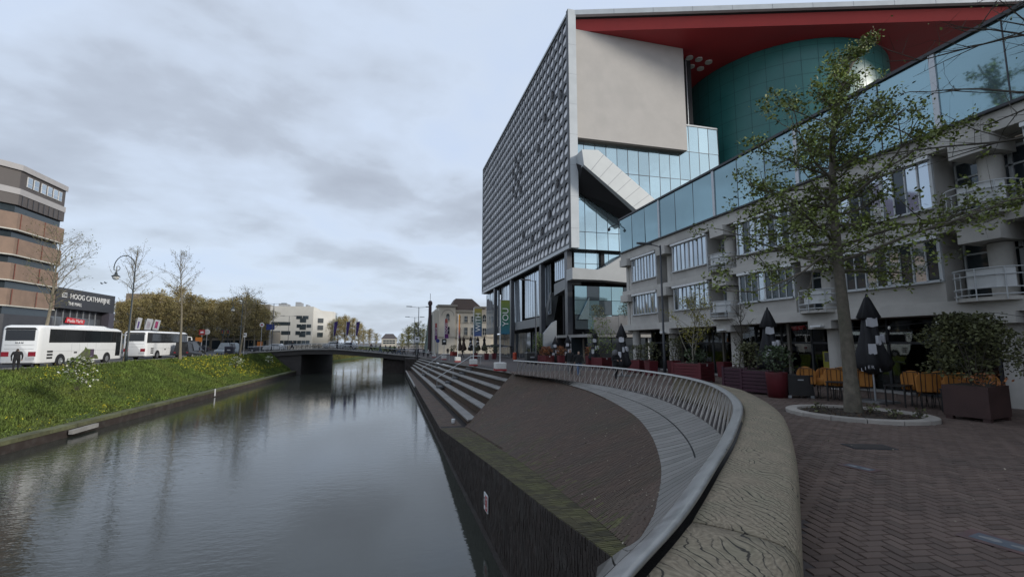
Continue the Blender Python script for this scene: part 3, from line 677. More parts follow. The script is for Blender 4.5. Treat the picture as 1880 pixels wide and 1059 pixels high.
box('facade_core', black_room, hall, DX + .42, DX + 1.2, DY0 + .6, DY1 - .1, DZ0 + .05, DZ1)
# light frame round the block
fr = MB(); fr.box(DX - .06, DX + 1.0, DY0 - .35, DY0 + .28, DZ0 - .25, 44.9); fr.build('corner_frame', lightgrey, hall)
for z in range(16, 44, 4): box('frame_joint', grey, hall, DX - .065, DX + 1.004, DY0 - .354, DY0 - .3, z, z + .03)
box('frame_edge', darkmetal, hall, DX - .1, DX - .055, DY0 - .34, DY0 + .22, DZ0 - .2, 44.85)
box('bottom_frame', lightgrey, hall, DX - .12, DX + .5, DY0 + .29, DY1, DZ0 - .22, DZ0 + .2)
box('top_frame', lightgrey, hall, DX - .12, DX + .5, DY0 + .29, DY1, DZ1 + .02, DZ1 + .35)
box('far_frame', lightgrey, hall, DX - .1, DX + .6, DY1 + .01, DY1 + .3, DZ0 - .2, DZ1 + .33)
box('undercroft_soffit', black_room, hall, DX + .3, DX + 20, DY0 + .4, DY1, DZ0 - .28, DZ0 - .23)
# roof with diagonal edge, fascia, bright red fold and dark red soffit
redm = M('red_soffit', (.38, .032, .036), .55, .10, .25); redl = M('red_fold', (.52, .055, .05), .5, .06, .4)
E0 = Vector((DX + .9, DY0 - .35, 0)); ED = Vector((54.1, -16.7, 0)).normalized(); EN = Vector((ED.y, -ED.x, 0)); EN = EN if EN.y > 0 else -EN
far_r = E0 + ED * 75
def rp(t, off, z): p = E0 + ED * t + EN * off; return (p.x, p.y, z)
MB().prism([rp(0, 0, 44.25), rp(75, 0, 44.25), rp(75, .5, 44.25), rp(0, .5, 44.25)], (0, 0, .66)).build('roof_fascia', lightgrey, hall)
for k in range(1, 14): MB().prism([rp(k * 5, -.01, 44.26), rp(k * 5 + .05, -.01, 44.26), rp(k * 5 + .05, .02, 44.26), rp(k * 5, .02, 44.26)], (0, 0, .64)).build('fascia_joint', grey, hall)
MB().poly([rp(0, .5, 44.25), rp(75, .5, 44.25), rp(75, 1.2, 44.22), rp(0, 1.2, 44.22)]).build('shadow_gap', black_room, hall)
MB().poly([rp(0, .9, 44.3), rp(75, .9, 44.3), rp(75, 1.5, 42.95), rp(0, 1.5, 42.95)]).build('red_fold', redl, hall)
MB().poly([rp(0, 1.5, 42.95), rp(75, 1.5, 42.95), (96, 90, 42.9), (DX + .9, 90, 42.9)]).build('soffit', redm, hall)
MB().prism([rp(0, .4, 44.55), rp(75, .4, 44.55), (96, 100, 44.55), (DX + .9, 108, 44.55)], (0, 0, .3)).build('roof', grey, hall)
wd = M('soffit_lamp', (.62, .6, .56), .5, .05)
for u, v in ((1266, 108), (1283, 111), (1301, 116), (1269, 124), (1286, 128)):
    p = px(u, v, z=42.7); MB().lathe([(.5, 0), (.5, .18)], (p.x, p.y, 42.72), 16).build('soffit_disc', wd, hall)
# beige box
beige = M('beige_render', (.46, .435, .405), .8, .06, .5, .12, 30, stain=((.40, .38, .355), .35, .5))
MB().box(22.02, 38.45, 52.45, 58, 28.1, 42.93).build('beige_box', beige, hall)
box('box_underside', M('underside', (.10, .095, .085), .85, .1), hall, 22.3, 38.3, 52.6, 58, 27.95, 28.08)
box('stair_void', black_room, hall, 38.5, 41.2, 54.6, 58, 31.9, 42.9)
for x in (39.6, 40.1): box('void_post', alu, hall, x, x + .08, 54.2, 54.28, 31.9, 42.9)
# drum with panel joints
dc = (60.7, 59.3); dr = 14.8; drumm = M('green_drum', (.032, .155, .145), .38, .08, .5)
MB().lathe([(dr, 8), (dr, 42.88)], (*dc, 0), 96, cap=False).build('drum', drumm, hall, True)
jm = M('drum_joint', (.012, .06, .058), .6, .1)
for z in range(14, 43, 2): MB().lathe([(dr + .012, 0), (dr + .012, .045)], (*dc, z), 96, cap=False).build('drum_joint', jm, hall, True)
for k in range(30):
    a = math.pi + k * math.tau / 44; x, y = dc[0] + (dr + .014) * math.cos(a), dc[1] + (dr + .014) * math.sin(a)
    MB().bar((x, y, 8), (x, y, 42.85), .045, .012, (math.cos(a), math.sin(a), 0)).build('drum_joint', jm, hall)
# glazed front (panes one by one), mullions
gy_ = 53.4; xs = [22.0 + 1.58 * i for i in range(15)]; zs = [9.7, 12.0, 16.1, 20.2, 24.3, 28.4, 32.1]
pane_s = MB().box(-.5, .5, -.02, .02, -.5, .5).mesh('pane', glass_sky)
for i in range(14):
    for j in range(6):
        if zs[j] >= 28 and xs[i + 1] < 38.0: continue
        m = inst('pane', pane_s, hall, ((xs[i] + xs[i + 1]) / 2, gy_, (zs[j] + zs[j + 1]) / 2), (R(rdk.gauss(0, .35)), 0, R(rdk.gauss(0, .35))), (1.53, 1, zs[j + 1] - zs[j] - .05))
mb = MB()
for x in xs: mb.box(x - .03, x + .03, gy_ - .05, gy_ + .1, 9.6, 32.15 if x > 38 else 28.1)
for z in zs: mb.box(22, 44.1, gy_ - .045, gy_ + .1, z - .03, z + .03)
mb.build('mullion_grid', darkmetal, hall)
MB().lathe([(1.7, 9.6), (1.7, 32.1)], (42.6, gy_ + 1.7, 0), 24, cap=False).build('curved_glass_corner', glass_sky, hall, True)
box('glass_top_trim', lightgrey, hall, 38.5, 44.1, gy_ - .08, gy_ + .4, 32.15, 32.35)
# white diagonal stair tube, its underside shade put into a near-black sheet
Yt = 49.8
pts = [px(u, v, y=Yt) for u, v in ((1068, 275), (1098, 276), (1215, 378), (1180, 396), (1072, 303))]
MB().prism(pts, (0, 3.55, 0)).build('stair_tube', lightgrey, hall)
tubew = M('tube_cladding', (.58, .60, .59), .45, .05, .6)
MB().prism([p + Vector((0, -.06, 0)) for p in pts], (0, .05, 0)).build('tube_front', tubew, hall)
for k in range(1, 7):
    a, b_ = pts[1].lerp(pts[2], k / 7 - .06), pts[4].lerp(pts[3], k / 7 - .03)
    MB().bar(a + Vector((0, -.065, 0)), b_ + Vector((0, -.065, 0)), .05, .012, (0, -1, 0)).build('tube_joint', grey, hall)
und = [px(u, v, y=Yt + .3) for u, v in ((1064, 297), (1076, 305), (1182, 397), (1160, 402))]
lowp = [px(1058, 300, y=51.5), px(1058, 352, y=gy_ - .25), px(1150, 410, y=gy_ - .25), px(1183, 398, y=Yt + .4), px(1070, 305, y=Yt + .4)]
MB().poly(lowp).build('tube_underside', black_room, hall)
# folded grey slab below the glass
sp = [px(u, v, y=51.2) for u, v in ((1051, 491), (1098, 495), (1112, 489), (1156, 462), (1165, 520), (1106, 514), (1051, 512))]
MB().prism(sp, (0, 2, 0)).build('folded_slab', M('slab_cladding', (.36, .37, .37), .5, .08, .6), hall)
# columns and glazed storeys under the block
for u in (1048, 999, 943, 912):
    y = px(u, 560, x=DX + .7).y; MB().box(DX + .1, DX + .75, y - .45, y + .45, -.9, DZ0 - .2).build('column', M('column_metal', (.075, .08, .09), .4, .15, 1), hall)
ug = px(1000, 500, x=24).y
def gl_strip(y0, y1, z0, z1, x, n, m):
    pm = MB().box(-.02, .02, -.5, .5, -.5, .5).mesh('pane', m)
    for i in range(n):
        w = (y1 - y0) / n; inst('pane', pm, hall, (x, y0 + w * (i + .5), (z0 + z1) / 2), (0, R(rdk.gauss(0, .3)), R(rdk.gauss(0, .3))), (1, w - .06, z1 - z0))
    mb = MB()
    for i in range(n + 1): y = y0 + (y1 - y0) * i / n; mb.box(x - .06, x + .06, y - .03, y + .03, z0, z1)
    mb.box(x - .06, x + .06, y0, y1, z0 - .06, z0); mb.build('mullion_grid', alu, hall)
X2 = 21.95
gl_strip(54.2, 60.2, 10.6, 13.3, X2, 8, glass_win)
gl_strip(62, 75, 6.2, 13.3, X2, 12, glass_win)
gl_strip(77, 92, 5.6, 13.3, X2, 12, glass_win); gl_strip(94, 107.5, 5.4, 13.3, X2, 10, glass_win)
band = M('band_cladding', (.20, .21, .215), .5, .1, .7)
MB().prism([(X2 - .12, 53.6, 9.3), (X2 - .12, 60.3, 8.6), (X2 - .12, 60.3, 10.2), (X2 - .12, 53.6, 10.5)], (1.2, 0, 0)).build('folded_band', band, hall)
MB().prism([(X2 - .12, 61.6, 9.2), (X2 - .12, 64.2, 4.6), (X2 - .12, 107.8, 4.0), (X2 - .12, 107.8, 5.3), (X2 - .12, 65.2, 6.0), (X2 - .12, 62.2, 9.2)], (1.2, 0, 0)).build('folded_band', band, hall)
gl_strip(66, 76, -.6, 3.9, 23.6, 6, glass_dark); gl_strip(78, 107, -.7, 3.9, 23.8, 12, glass_dark)
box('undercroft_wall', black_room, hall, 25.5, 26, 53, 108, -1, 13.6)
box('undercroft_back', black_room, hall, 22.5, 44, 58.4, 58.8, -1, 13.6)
# first-floor terrace and glass room facing the square
gl = MB().box(-.5, .5, -.02, .02, -.5, .5).mesh('pane', glass_dark); gl2 = MB().box(-.5, .5, -.02, .02, -.5, .5).mesh('pane', glass_teal)
tx0, tx1, ty = px(1062, 600, y=49).x, px(1150, 600, y=49).x, 49.5
for i in range(5):
    for j in range(3):
        inst('pane', gl2 if (i + j) % 3 else gl, hall, (tx0 + 1.6 + i * 1.62, ty + 2.4, 4.6 + j * 1.75), (0, 0, R(rdk.gauss(0, .5))), (1.56, 1, 1.7))
MB().prism([px(u, v, y=ty + 2.2) for u, v in ((1062, 586), (1082, 545), (1082, 586))], (0, .1, 0)).build('slanted_pane', glass_sky, hall)
for i in range(6): box('terrace_panel', M('terrace_steel', (.17, .175, .185), .5, .15, 1), hall, tx0 - .3 + i * 1.42, tx0 + 1.08 + i * 1.42, 44.2, 44.26, 3.05 + .06 * i, 4.75 + .12 * i)
box('terrace_floor', concrete, hall, tx0 - 1.2, tx1 + 3, 44.0, 53, 2.7, 3.0)
box('ground_wall', black_room, hall, tx0 - 4, tx1 + 3, 52, 52.5, -.6, 2.7)
for i in range(6): inst('pane', gl, hall, (tx0 - .6 + i * 1.7, 48.2, 1.2), (0, 0, 0), (1.6, 1, 2.9))
for i in range(4): box('ground_pillar', alu, hall, tx0 - 1.5 + i * 3.2, tx0 - 1.35 + i * 3.2, 47.9, 48.05, -.5, 2.7)
MB().prism([px(u, v, y=50) for u, v in ((998, 640), (998, 612), (1014, 592), (1022, 588), (1022, 640))], (0, .3, 0)).build('slanted_screen', M('screen_metal', (.2, .22, .24), .45, .08, 1), hall)

# ================================================================== CONCRETE BUILDING WITH CAFES
old = bpy.data.objects.new('concrete_building', None); col.objects.link(old)
tag(old, 'grey concrete building with white window bands, balconies and blue glass parapet', 'building')
FX = 19.5; YN = 36.2; YS = -30.0
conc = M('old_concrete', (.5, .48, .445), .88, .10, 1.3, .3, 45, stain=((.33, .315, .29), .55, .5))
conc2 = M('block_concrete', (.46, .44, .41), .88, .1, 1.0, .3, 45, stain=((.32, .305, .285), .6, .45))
wframe = M('window_frame', (.50, .52, .53), .45, .08, 3)
box('lintel_beam', conc, old, FX - .12, FX + 1.1, YS, YN, 3.16, 3.62); box('floor_beam', conc, old, FX - .12, FX + 1.1, YS, YN, 6.12, 6.5); box('top_beam', conc, old, FX - .14, FX + 1.1, YS, YN + .1, 9.18, 9.82)
box('end_wall', conc, old, FX + .3, FX + 14, YN - .4, YN, 3.0, 9.2)
mods = [(34.7, 31.1)] + [(28.9 - 6.45 * k, 25.2 - 6.45 * k) for k in range(9)]
pwin = MB().box(-.015, .015, -.5, .5, -.5, .5).mesh('pane', glass_win); pdk = MB().box(-.015, .015, -.5, .5, -.5, .5).mesh('pane', glass_dark)
def window_band(y1, y0, z0, z1, x, n, dark=0):
    w = bpy.data.objects.new('window_band', None); col.objects.link(w); w.parent = old; pw = (y1 - y0) / n
    for i in range(n):
        inst('pane', pdk if rdk.random() < dark else pwin, w, (x + .06, y0 + pw * (i + .5), (z0 + z1) / 2), (0, R(rdk.gauss(0, .5)), R(rdk.gauss(0, .6))), (1, pw - .05, z1 - z0 - .05))
    mb = MB()
    for i in range(n + 1):
        y = y0 + pw * i; t = .055 if i in (0, n, n // 2) else .022; mb.box(x, x + .1, y - t, y + t, z0, z1)
    mb.box(x, x + .1, y0, y1, z0, z0 + .05); mb.box(x, x + .1, y0, y1, z1 - .05, z1); mb.build('frame', wframe, w)
    box('roller_box', white, w, x - .14, x + .08, y0 - .05, y1 + .05, z1, z1 + .14); box('sill', wframe, w, x - .16, x + .08, y0 - .04, y1 + .04, z0 - .06, z0)
balc_m = M('balcony_white', (.56, .57, .57), .5, .08, 2)
def balcony(yc, zf):
    bl_ = bpy.data.objects.new('balcony', None); col.objects.link(bl_); bl_.parent = old
    hw = .98; arc = [(FX + .35 - .95 * math.sin(a) ** .7, yc - hw * math.cos(a)) for a in [math.pi * i / 12 for i in range(13)]]
    mb = MB(); mb.prism([(x, y, zf - .12) for x, y in arc], (0, 0, .12)); mb.build('floor_slab', conc, bl_)
    mb = MB(); sub = arc[2:8]; mb.loft([[(x, y, zf + .28), (x, y, zf + .92), (x + .03, y, zf + .92), (x + .03, y, zf + .28)] for x, y in sub]); mb.build('parapet_screen', balc_m, bl_)
    for h in (.95, .72, .3, .08): MB().tube([(x - .04, y, zf + h) for x, y in arc], .022, 5).build('tube_rail', wframe, bl_)
    for i in (0, 3, 6, 9, 12): x, y = arc[i]; MB().tube([(x - .04, y, zf - .1), (x - .04, y, zf + .95)], .02, 5).build('rail_post', wframe, bl_)
box('building_mass', conc2, old, FX + 1.25, FX + 14, YS, YN - .42, 3.3, 9.3)
for k, (y1, y0) in enumerate(mods):
    for f, (zb, zs_, zh) in enumerate(((3.62, 4.4, 5.97), (6.5, 7.15, 9.02))):
        box('spandrel', conc2, old, FX, FX + .5, y0 - .12, y1 + .12, zb, zs_ - .06)
        window_band(y1, y0, zs_, zh, FX + .02, 8, .08 if k < 2 else (.75 if f == 0 else .3))
        # recess between this bay and the next
        yb = (mods[k + 1][0] if k + 1 < len(mods) else y0 - 2.75); ym = (y0 + yb) / 2; zf = 3.62 if f == 0 else 6.5
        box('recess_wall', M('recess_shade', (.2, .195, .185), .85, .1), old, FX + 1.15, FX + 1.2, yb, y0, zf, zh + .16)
        for yc_ in (y0 - .01, yb + .06): box('recess_cheek', conc2, old, FX + .13, FX + 1.14, yc_ - .05, yc_, zf, zh + .14)
        n = 3; pw = (y0 - yb - .3) / n
        for i in range(n):
            inst('pane', pdk if (f == 0 and k > 1) or rdk.random() < .3 else pwin, old, (FX + 1.1, yb + .15 + pw * (i + .5), zf + 1.25), (0, 0, R(rdk.gauss(0, .5))), (1, pw - .1, 2.1))
            mb = MB(); yy0, yy1 = yb + .15 + pw * i, yb + .15 + pw * (i + 1)
            for a, b_, c, d in ((yy0, yy0 + .06, zf, zf + 2.4), (yy1 - .06, yy1, zf, zf + 2.4), (yy0, yy1, zf + 1.7, zf + 1.76), (yy0, yy1, zf + 2.3, zf + 2.4)): mb.box(FX + 1.03, FX + 1.09, a, b_, c, d)
            mb.build('door_frame', wframe, old)
        MB().lathe([(.34, zf - .02), (.34, zh - .45)], (FX + .62, ym - .1, 0), 20, cap=False).build('column', conc, old, True)
        box('corbel', conc, old, FX - .32, FX + .95, ym - .65, ym + .55, zh - .42, zh + .2)
        if k > 0: balcony(ym, zf + .02)
        else: box('grille_window', glass_dark, old, FX + .98, FX + 1.0, yb + .3, yb + .8, zf + .2, zh - .4)
    # ground-floor column, shopfront
    ym = (y0 + (mods[k + 1][0] if k + 1 < len(mods) else y0 - 2.75)) / 2
    MB().lathe([(.33, -.02), (.33, 3.17)], (FX + .72, ym - .1 if k else 30.2, 0), 24, cap=False).build('column', conc, old, True)
    box('corbel', conc, old, FX - .2, FX + 1.0, ym - .7, ym + .5, 2.78, 3.157)
    box('wall_lamp', white, old, FX - .42, FX - .2, ym - .35, ym + .2, 2.86, 2.94)
MB().lathe([(.33, -.02), (.33, 3.17)], (FX + .72, 35.5, 0), 24, cap=False).build('column', conc, old, True)
for y in (35.4,):
    for z0, z1 in ((3.62, 6.12), (6.5, 9.18)): MB().lathe([(.3, z0), (.3, z1)], (FX + .5, y, 0), 20, cap=False).build('column', conc, old, True); box('corbel', conc, old, FX - .35, FX + .9, y - .5, y + .75, z1 - .55, z1 + .02)
# glass parapet strip
pg = MB().box(-.015, .015, -.5, .5, -.5, .5).mesh('pane', glass_teal)
y = YN - .1; step = 2.035; i = 0
while y > YS:
    inst('pane', pg, old, (FX - .22, y - step / 2, 11.36), (0, R(rdk.gauss(0, .25)), R(rdk.gauss(0, .25))), (1, step - .05, 2.86))
    thick = (i % 3 == 2); box('mullion', alu if thick else darkmetal, old, FX - .3 if thick else FX - .25, FX + .1, y - step - (.1 if thick else .02), y - step + (.1 if thick else .02), 9.9, 12.82); y -= step; i += 1
box('parapet_rail', darkmetal, old, FX - .34, FX + .15, YS, YN, 12.80, 12.93); box('parapet_foot', darkmetal, old, FX - .3, FX + .15, YS, YN, 9.83, 9.92)
box('parapet_back', M('room_behind_glass', (.14, .17, .19), .8, .1), old, FX + .2, FX + .3, YS, YN - .2, 9.9, 12.75)
box('parapet_end', glass_teal, old, FX - .2, FX + 8, YN - .06, YN - .02, 9.93, 12.78)
sc_ = bpy.data.objects.new('security_camera', None); col.objects.link(sc_); tag(sc_, 'security camera arm on the corner of the glass parapet', 'camera')
MB().tube([(FX - .3, YN - .1, 12.5), (FX - .6, YN + .4, 12.45), (FX - 1.0, YN + .5, 12.25)], .05, 5).build('arm', darkmetal, sc_); MB().lathe([(.02, .18), (.14, .1), (.14, 0), (.05, -.12)], (FX - 1.0, YN + .5, 12.05), 10).build('housing', blackmetal, sc_)
# shopfront: frames, clear panes, things inside
SX = 21.3
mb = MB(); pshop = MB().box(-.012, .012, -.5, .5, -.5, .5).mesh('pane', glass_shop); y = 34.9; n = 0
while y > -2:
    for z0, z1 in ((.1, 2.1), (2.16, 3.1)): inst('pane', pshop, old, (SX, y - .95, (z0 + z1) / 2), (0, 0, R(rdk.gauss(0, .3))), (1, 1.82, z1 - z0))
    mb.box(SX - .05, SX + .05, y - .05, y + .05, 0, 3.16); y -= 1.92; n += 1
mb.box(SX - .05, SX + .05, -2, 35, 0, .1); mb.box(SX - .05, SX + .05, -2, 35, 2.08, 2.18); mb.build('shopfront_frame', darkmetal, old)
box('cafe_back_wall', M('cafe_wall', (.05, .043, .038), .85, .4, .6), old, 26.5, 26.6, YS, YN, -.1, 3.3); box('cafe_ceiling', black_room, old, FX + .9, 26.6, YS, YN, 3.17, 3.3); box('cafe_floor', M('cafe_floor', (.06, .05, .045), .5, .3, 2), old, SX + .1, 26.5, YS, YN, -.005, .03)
box('step_plinth', concrete, old, SX - .5, SX + .05, 14.6, 33, -.01, .09)
box('orange_beam', M('orange_trim', (.38, .13, .025), .5, .1), old, SX + .3, SX + .36, 8, 20, 2.62, 2.72)
for i in range(9):
    y = 9 + i * 2.6; o = MB().lathe([(.2, 0), (.2, .06)], (0, 0, 0), 18).build('lamp_disc', emit('cafe_lamp', (.75, .36, .05), .35), old); o.location = (SX + .9, y, 2.35); o.rotation_euler = (0, -math.pi / 2, 0)
mag = M('magenta_poster', (.26, .01, .07), .6, .3, 1.2); MB().prism([(SX + .25, 11.4, .35), (SX + .25, 13.0, .35), (SX + .25, 13.0, 1.5), (SX + .25, 12.6, 2.0), (SX + .25, 11.7, 2.0), (SX + .25, 11.4, 1.5)], (.03, 0, 0)).build('window_poster', mag, old)
box('poster_print', M('poster_pale', (.42, .2, .25), .6, .5, 6), old, SX + .235, SX + .245, 11.9, 12.75, .7, 1.6)
box('yellow_sign', M('yellow_sign', (.30, .28, .03), .6, .2, 3), old, SX - .1, SX - .07, 17.6, 18.9, .75, 1.7)
box('yellow_print', M('yellow_sign_print', (.1, .1, .09), .6, .6, 8), old, SX - .115, SX - .105, 17.7, 18.8, 1.2, 1.65)

# ================================================================== LEFT: brick office and dark mall
off = bpy.data.objects.new('brick_office', None); col.objects.link(off)
tag(off, 'brown brick office block with dark window bands at the left edge', 'building')
BX = -48.0; Yc, Ye = 73.8, 82.6; cd = Vector((-1.2, -1.68, 0)).normalized()
C0 = Vector((BX, Yc, 0)); C1 = C0 + cd * 34
brn = M('office_brick', (.235, .165, .125), .85, .14, .9, .3, 30, stain=((.2, .14, .11), .5, .4)); brd = M('office_dark_panel', (.085, .075, .072), .6, .15, 1); lt = M('office_band', (.36, .35, .35), .7, .08, .8); whl = M('office_line', (.5, .49, .44), .7, .08)
def band_(name, m, z0, z1, d, par=off):
    n = Vector((cd.y, -cd.x, 0)); n = n if n.dot(Vector((0, -1, 0))) > 0 or True else n
    n = Vector((.81, -.58, 0)) if True else n
    a, b_, c = Vector((BX + d, Ye + d * .3, 0)), Vector((BX + d, Yc - d * .35, 0)), C1 + n * d
    back = [Vector((BX - 14, Ye + d * .3, 0)), Vector((BX - 40, Yc - 20, 0))]
    return MB().prism([(p.x, p.y, z0) for p in (a, b_, c, back[1], back[0])][::-1], (0, 0, z1 - z0)).build(name, m, par)
band_('core', brd, 0, 24.9, -.6)
band_('roof_fascia', lt, 24.75, 25.5, .25); band_('dark_storey', brd, 22.3, 24.75, 0); band_('pale_band', lt, 21.5, 22.3, .2); band_('ribbed_band', brd, 20.1, 21.5, .12); band_('window_strip', glass_dark, 19.0, 20.1, -.25)
z = 19.0
for k in range(4):
    band_('brick_band', brn, z - 2.15, z, .3 - .05 * k); band_('sill_line', whl, z - 2.3, z - 2.15, .4 - .05 * k); band_('window_strip', glass_dark, z - 3.3, z - 2.3, -.3); z -= 3.3
band_('base_storey', M('office_base', (.05, .052, .06), .5, .2, .5), 0, z, .1)
for y, w in ((75.4, .9), (76.6, .9), (78.0, .9), (79.2, .9), (80.4, .9), (81.4, .7)):
    wi = box('window', white, off, BX + .02, BX + .1, y - w / 2, y + w / 2, 22.9, 24.3)
    for a, b_ in ((22.96, 23.4), (23.46, 24.24)): box('pane', glass_win, wi, BX + .11, BX + .12, y - w / 2 + .06, y + w / 2 - .06, a, b_)
for k in range(4):
    for y in (74.2, 78.6): box('expansion_joint', M('rust_joint', (.2, .06, .04), .8, .1), off, BX + .33, BX + .36, y, y + .1, 16.9 - 3.3 * k, 18.98 - 3.3 * k)
for k in range(8): box('rib', darkmetal, off, BX + .13, BX + .17, 74.3 + k, 74.4 + k, 20.15, 21.45)
box('roof_tower', M('purple_grey', (.11, .08, .13), .7, .1), off, -58.5, -53.4, 66, 72.3, 25, 31)
mall = bpy.data.objects.new('dark_mall', None); col.objects.link(mall); tag(mall, 'low black shopping mall with white lettering behind the coaches', 'building')
mlm = M('mall_black', (.035, .036, .042), .45, .15, .6); mlt = M('mall_end_panel', (.085, .078, .098), .5, .1, .6)
box('volume', mlm, mall, -75, BX - 1.0, 82.9, 98, 0, 10.3); box('upper_band', mlm, mall, BX - .98, BX + .1, 82.9, 98, 7.3, 10.35); box('end_panel', mlt, mall, BX - .97, BX + .15, 96.6, 98.2, 0, 7.28)
box('low_front', mlm, mall, -64, BX - .6, 40, 82.85, 0, 10.2)
pm = MB().box(-.02, .02, -.5, .5, -.5, .5).mesh('pane', glass('glass_mall', (.13, .14, .15), .5, .08, .05))
for i in range(8):
    for j in range(2): inst('pane', pm, mall, (BX - .8, 83.9 + i * 1.62, 2.2 + j * 2.6 if j else 2.1), (0, 0, R(rdk.gauss(0, .6))), (1, 1.5, 2.5 if j else 3.0))
for i in range(8): box('mullion', alu, mall, BX - .85, BX - .7, 83.05 + i * 1.62, 83.12 + i * 1.62, .2, 7.2)
wl = M('letter_white', (.75, .75, .73), .5, .05); fy = ((0, 1, 0), (0, 0, 1))
text('lettering', 'HOOG CATHARIJNE', 1.15, wl, mall, frame_m((BX + .12, 91.2, 9.2), *fy), .03); text('lettering', 'THE MALL', .72, wl, mall, frame_m((BX + .12, 87.3, 8.05), *fy), .02)
lg = MB()
for a, b_, c, d in ((84.1, 85.2, 9.5, 9.62), (84.1, 85.2, 8.95, 9.07), (84.1, 84.22, 9.07, 9.5), (84.35, 85.2, 9.22, 9.32)): lg.box(BX + .1, BX + .16, a, b_, c, d)
lg.build('logo_mark', wl, mall)
MB().prism([(BX - .55, 86.5, 5.2), (BX - .55, 91.1, 5.0), (BX - .55, 91.3, 5.75), (BX - .55, 86.9, 6.05)], (.06, 0, 0)).build('sign_board', M('sign_red_bright', (.55, .02, .03), .5, .1), mall)
text('lettering', 'Media Markt', .75, wl, mall, frame_m((BX - .48, 88.9, 5.5), *fy), .01)
for k, (u, v) in enumerate(((187, 521), (194, 520))):
    p = px(u, v, y=70); bd = MB(); bd.loft([[p + Vector((x * .14, .02 * c, .0)) + Vector((0, r_ * .5 * math.cos(a), r_ * .5 * math.sin(a))) for a in [j * 1.2566 for j in range(5)]] for x, r_, c in ((-1, .01, 0), (-.4, .07, 0), (.3, .08, 0), (.8, .05, 0), (1.1, .01, 0))])
    bd.prism([p, p + Vector((.08, .25, .16)), p + Vector((-.05, .28, .15)), p + Vector((-.1, .05, 0))], (0, 0, .015)); bd.prism([p, p + Vector((.08, -.25, .16)), p + Vector((-.05, -.28, .15)), p + Vector((-.1, -.05, 0))], (0, 0, .015))
    tag(bd.build('bird', darkmetal), ('left' if k == 0 else 'right') + ' one of two small birds flying above the mall', 'bird')

# ================================================================== BACKGROUND BUILDINGS
def strip_building(name, label, m, u0, u1, vt, y, depth, rows, base=-.1, cat='building', winm=None, cols=8, inset=.06):
    a, b_ = px(u0, 640, y=y).x, px(u1, 640, y=y).x; zt = px((u0 + u1) / 2, vt, y=y).z
    o = bpy.data.objects.new(name, None); col.objects.link(o); tag(o, label, cat)
    MB().box(a, b_, y, y + depth, base, zt).build('wall', m, o)
    pmx = MB().box(-.5, .5, -.03, .03, -.5, .5).mesh('pane', winm or glass_dark)
    for (z0, z1, x0, x1, n) in rows:
        for i in range(n):
            w = (x1 - x0) * (b_ - a) / n; inst('window', pmx, o, (a + x0 * (b_ - a) + w * (i + .5), y - .02, (z0 + z1) / 2 * zt), (0, 0, 0), (w * .9, 1, (z1 - z0) * zt))
    return o, a, b_, zt
cream = M('cream_panel', (.56, .545, .50), .8, .08, .25, stain=((.46, .43, .37), .15, .4))
o, a, b_, zt = strip_building('white_office', 'cream white office block with banded windows beyond the bridge', cream, 492, 572, 562, 165, 40,
    [(.1, .2, .05, .95, 9), (.33, .42, .03, .5, 2), (.55, .63, .02, .5, 1), (.33, .42, .6, .97, 3), (.5, .58, .62, .97, 3), (.7, .78, .6, .9, 2)])
MB().lathe([(9, -.1), (9, zt - 1.2)], (b_ - 3, 174, 0), 24).build('round_corner', cream, o, True)
for x0, x1, h in ((.1, .3, 1.2), (.5, .62, 1.8), (.75, .8, 1.0)): box('roof_plant', M('plant_grey', (.3, .31, .32), .7, .1), o, a + (b_ - a) * x0, a + (b_ - a) * x1, 170, 176, zt, zt + h)
pmx = MB().box(-.5, .5, -.03, .03, -.5, .5).mesh('pane', glass_dark)
for j, zf in enumerate((.3, .47, .64)):
    for i, an in enumerate((-110, -75)):
        x, y = b_ - 3 + 9.05 * math.cos(R(an + 20)), 174 + 9.05 * math.sin(R(an + 20)); inst('window', pmx, o, (x, y, zt * zf + .5), (0, 0, R(an + 110)), (1.9, 1, 1.5))
strip_building('glass_office', 'teal and grey office tower behind the cream white block', M('teal_grey', (.2, .26, .28), .6, .15, .3), 572, 606, 574, 205, 20, [(.2, .34, .05, .95, 5), (.42, .56, .05, .95, 5), (.64, .78, .05, .95, 5), (.84, .95, .05, .95, 5)], winm=glass_teal)
strip_building('brown_hall', 'long flat brown building hidden behind the budding street trees', M('brown_wall', (.17, .15, .12), .9, .12, .3), 205, 490, 556, 190, 30, [(.1, .22, .02, .98, 24), (.4, .5, .02, .98, 24), (.65, .75, .02, .98, 24)])
strip_building('roof_block', 'boxy brown rooftop block above the street trees', M('brown_block', (.21, .165, .12), .9, .12, .3), 222, 284, 539, 215, 12, [(.8, .9, .1, .9, 6)])
strip_building('street_arcade', 'low grey arcade behind parked vehicles at the junction', M('arcade_grey', (.24, .22, .19), .9, .12, .4), 330, 492, 607, 150, 15, [(.05, .5, .03, .98, 9), (.62, .75, .02, .98, 12)])
o, a, b_, zt = strip_building('distant_house', 'pale house with dark roof at the far end of the canal', M('distant_cream', (.45, .42, .36), .85, .08), 700, 728, 622, 275, 15, [(.35, .55, .1, .9, 4), (.65, .85, .1, .9, 4)])
MB().prism([(a - .5, 275, zt), (b_ + .5, 275, zt), (b_ - 2, 280, zt + 3), (a + 2, 280, zt + 3)], (0, 8, 0)).build('roof', M('slate', (.07, .06, .06), .8, .15), o)
strip_building('street_wall', 'row of pale shopfronts along the far right street', M('far_shops', (.42, .4, .37), .85, .2, .2), 728, 800, 634, 200, 15, [(.2, .7, .03, .97, 12)])
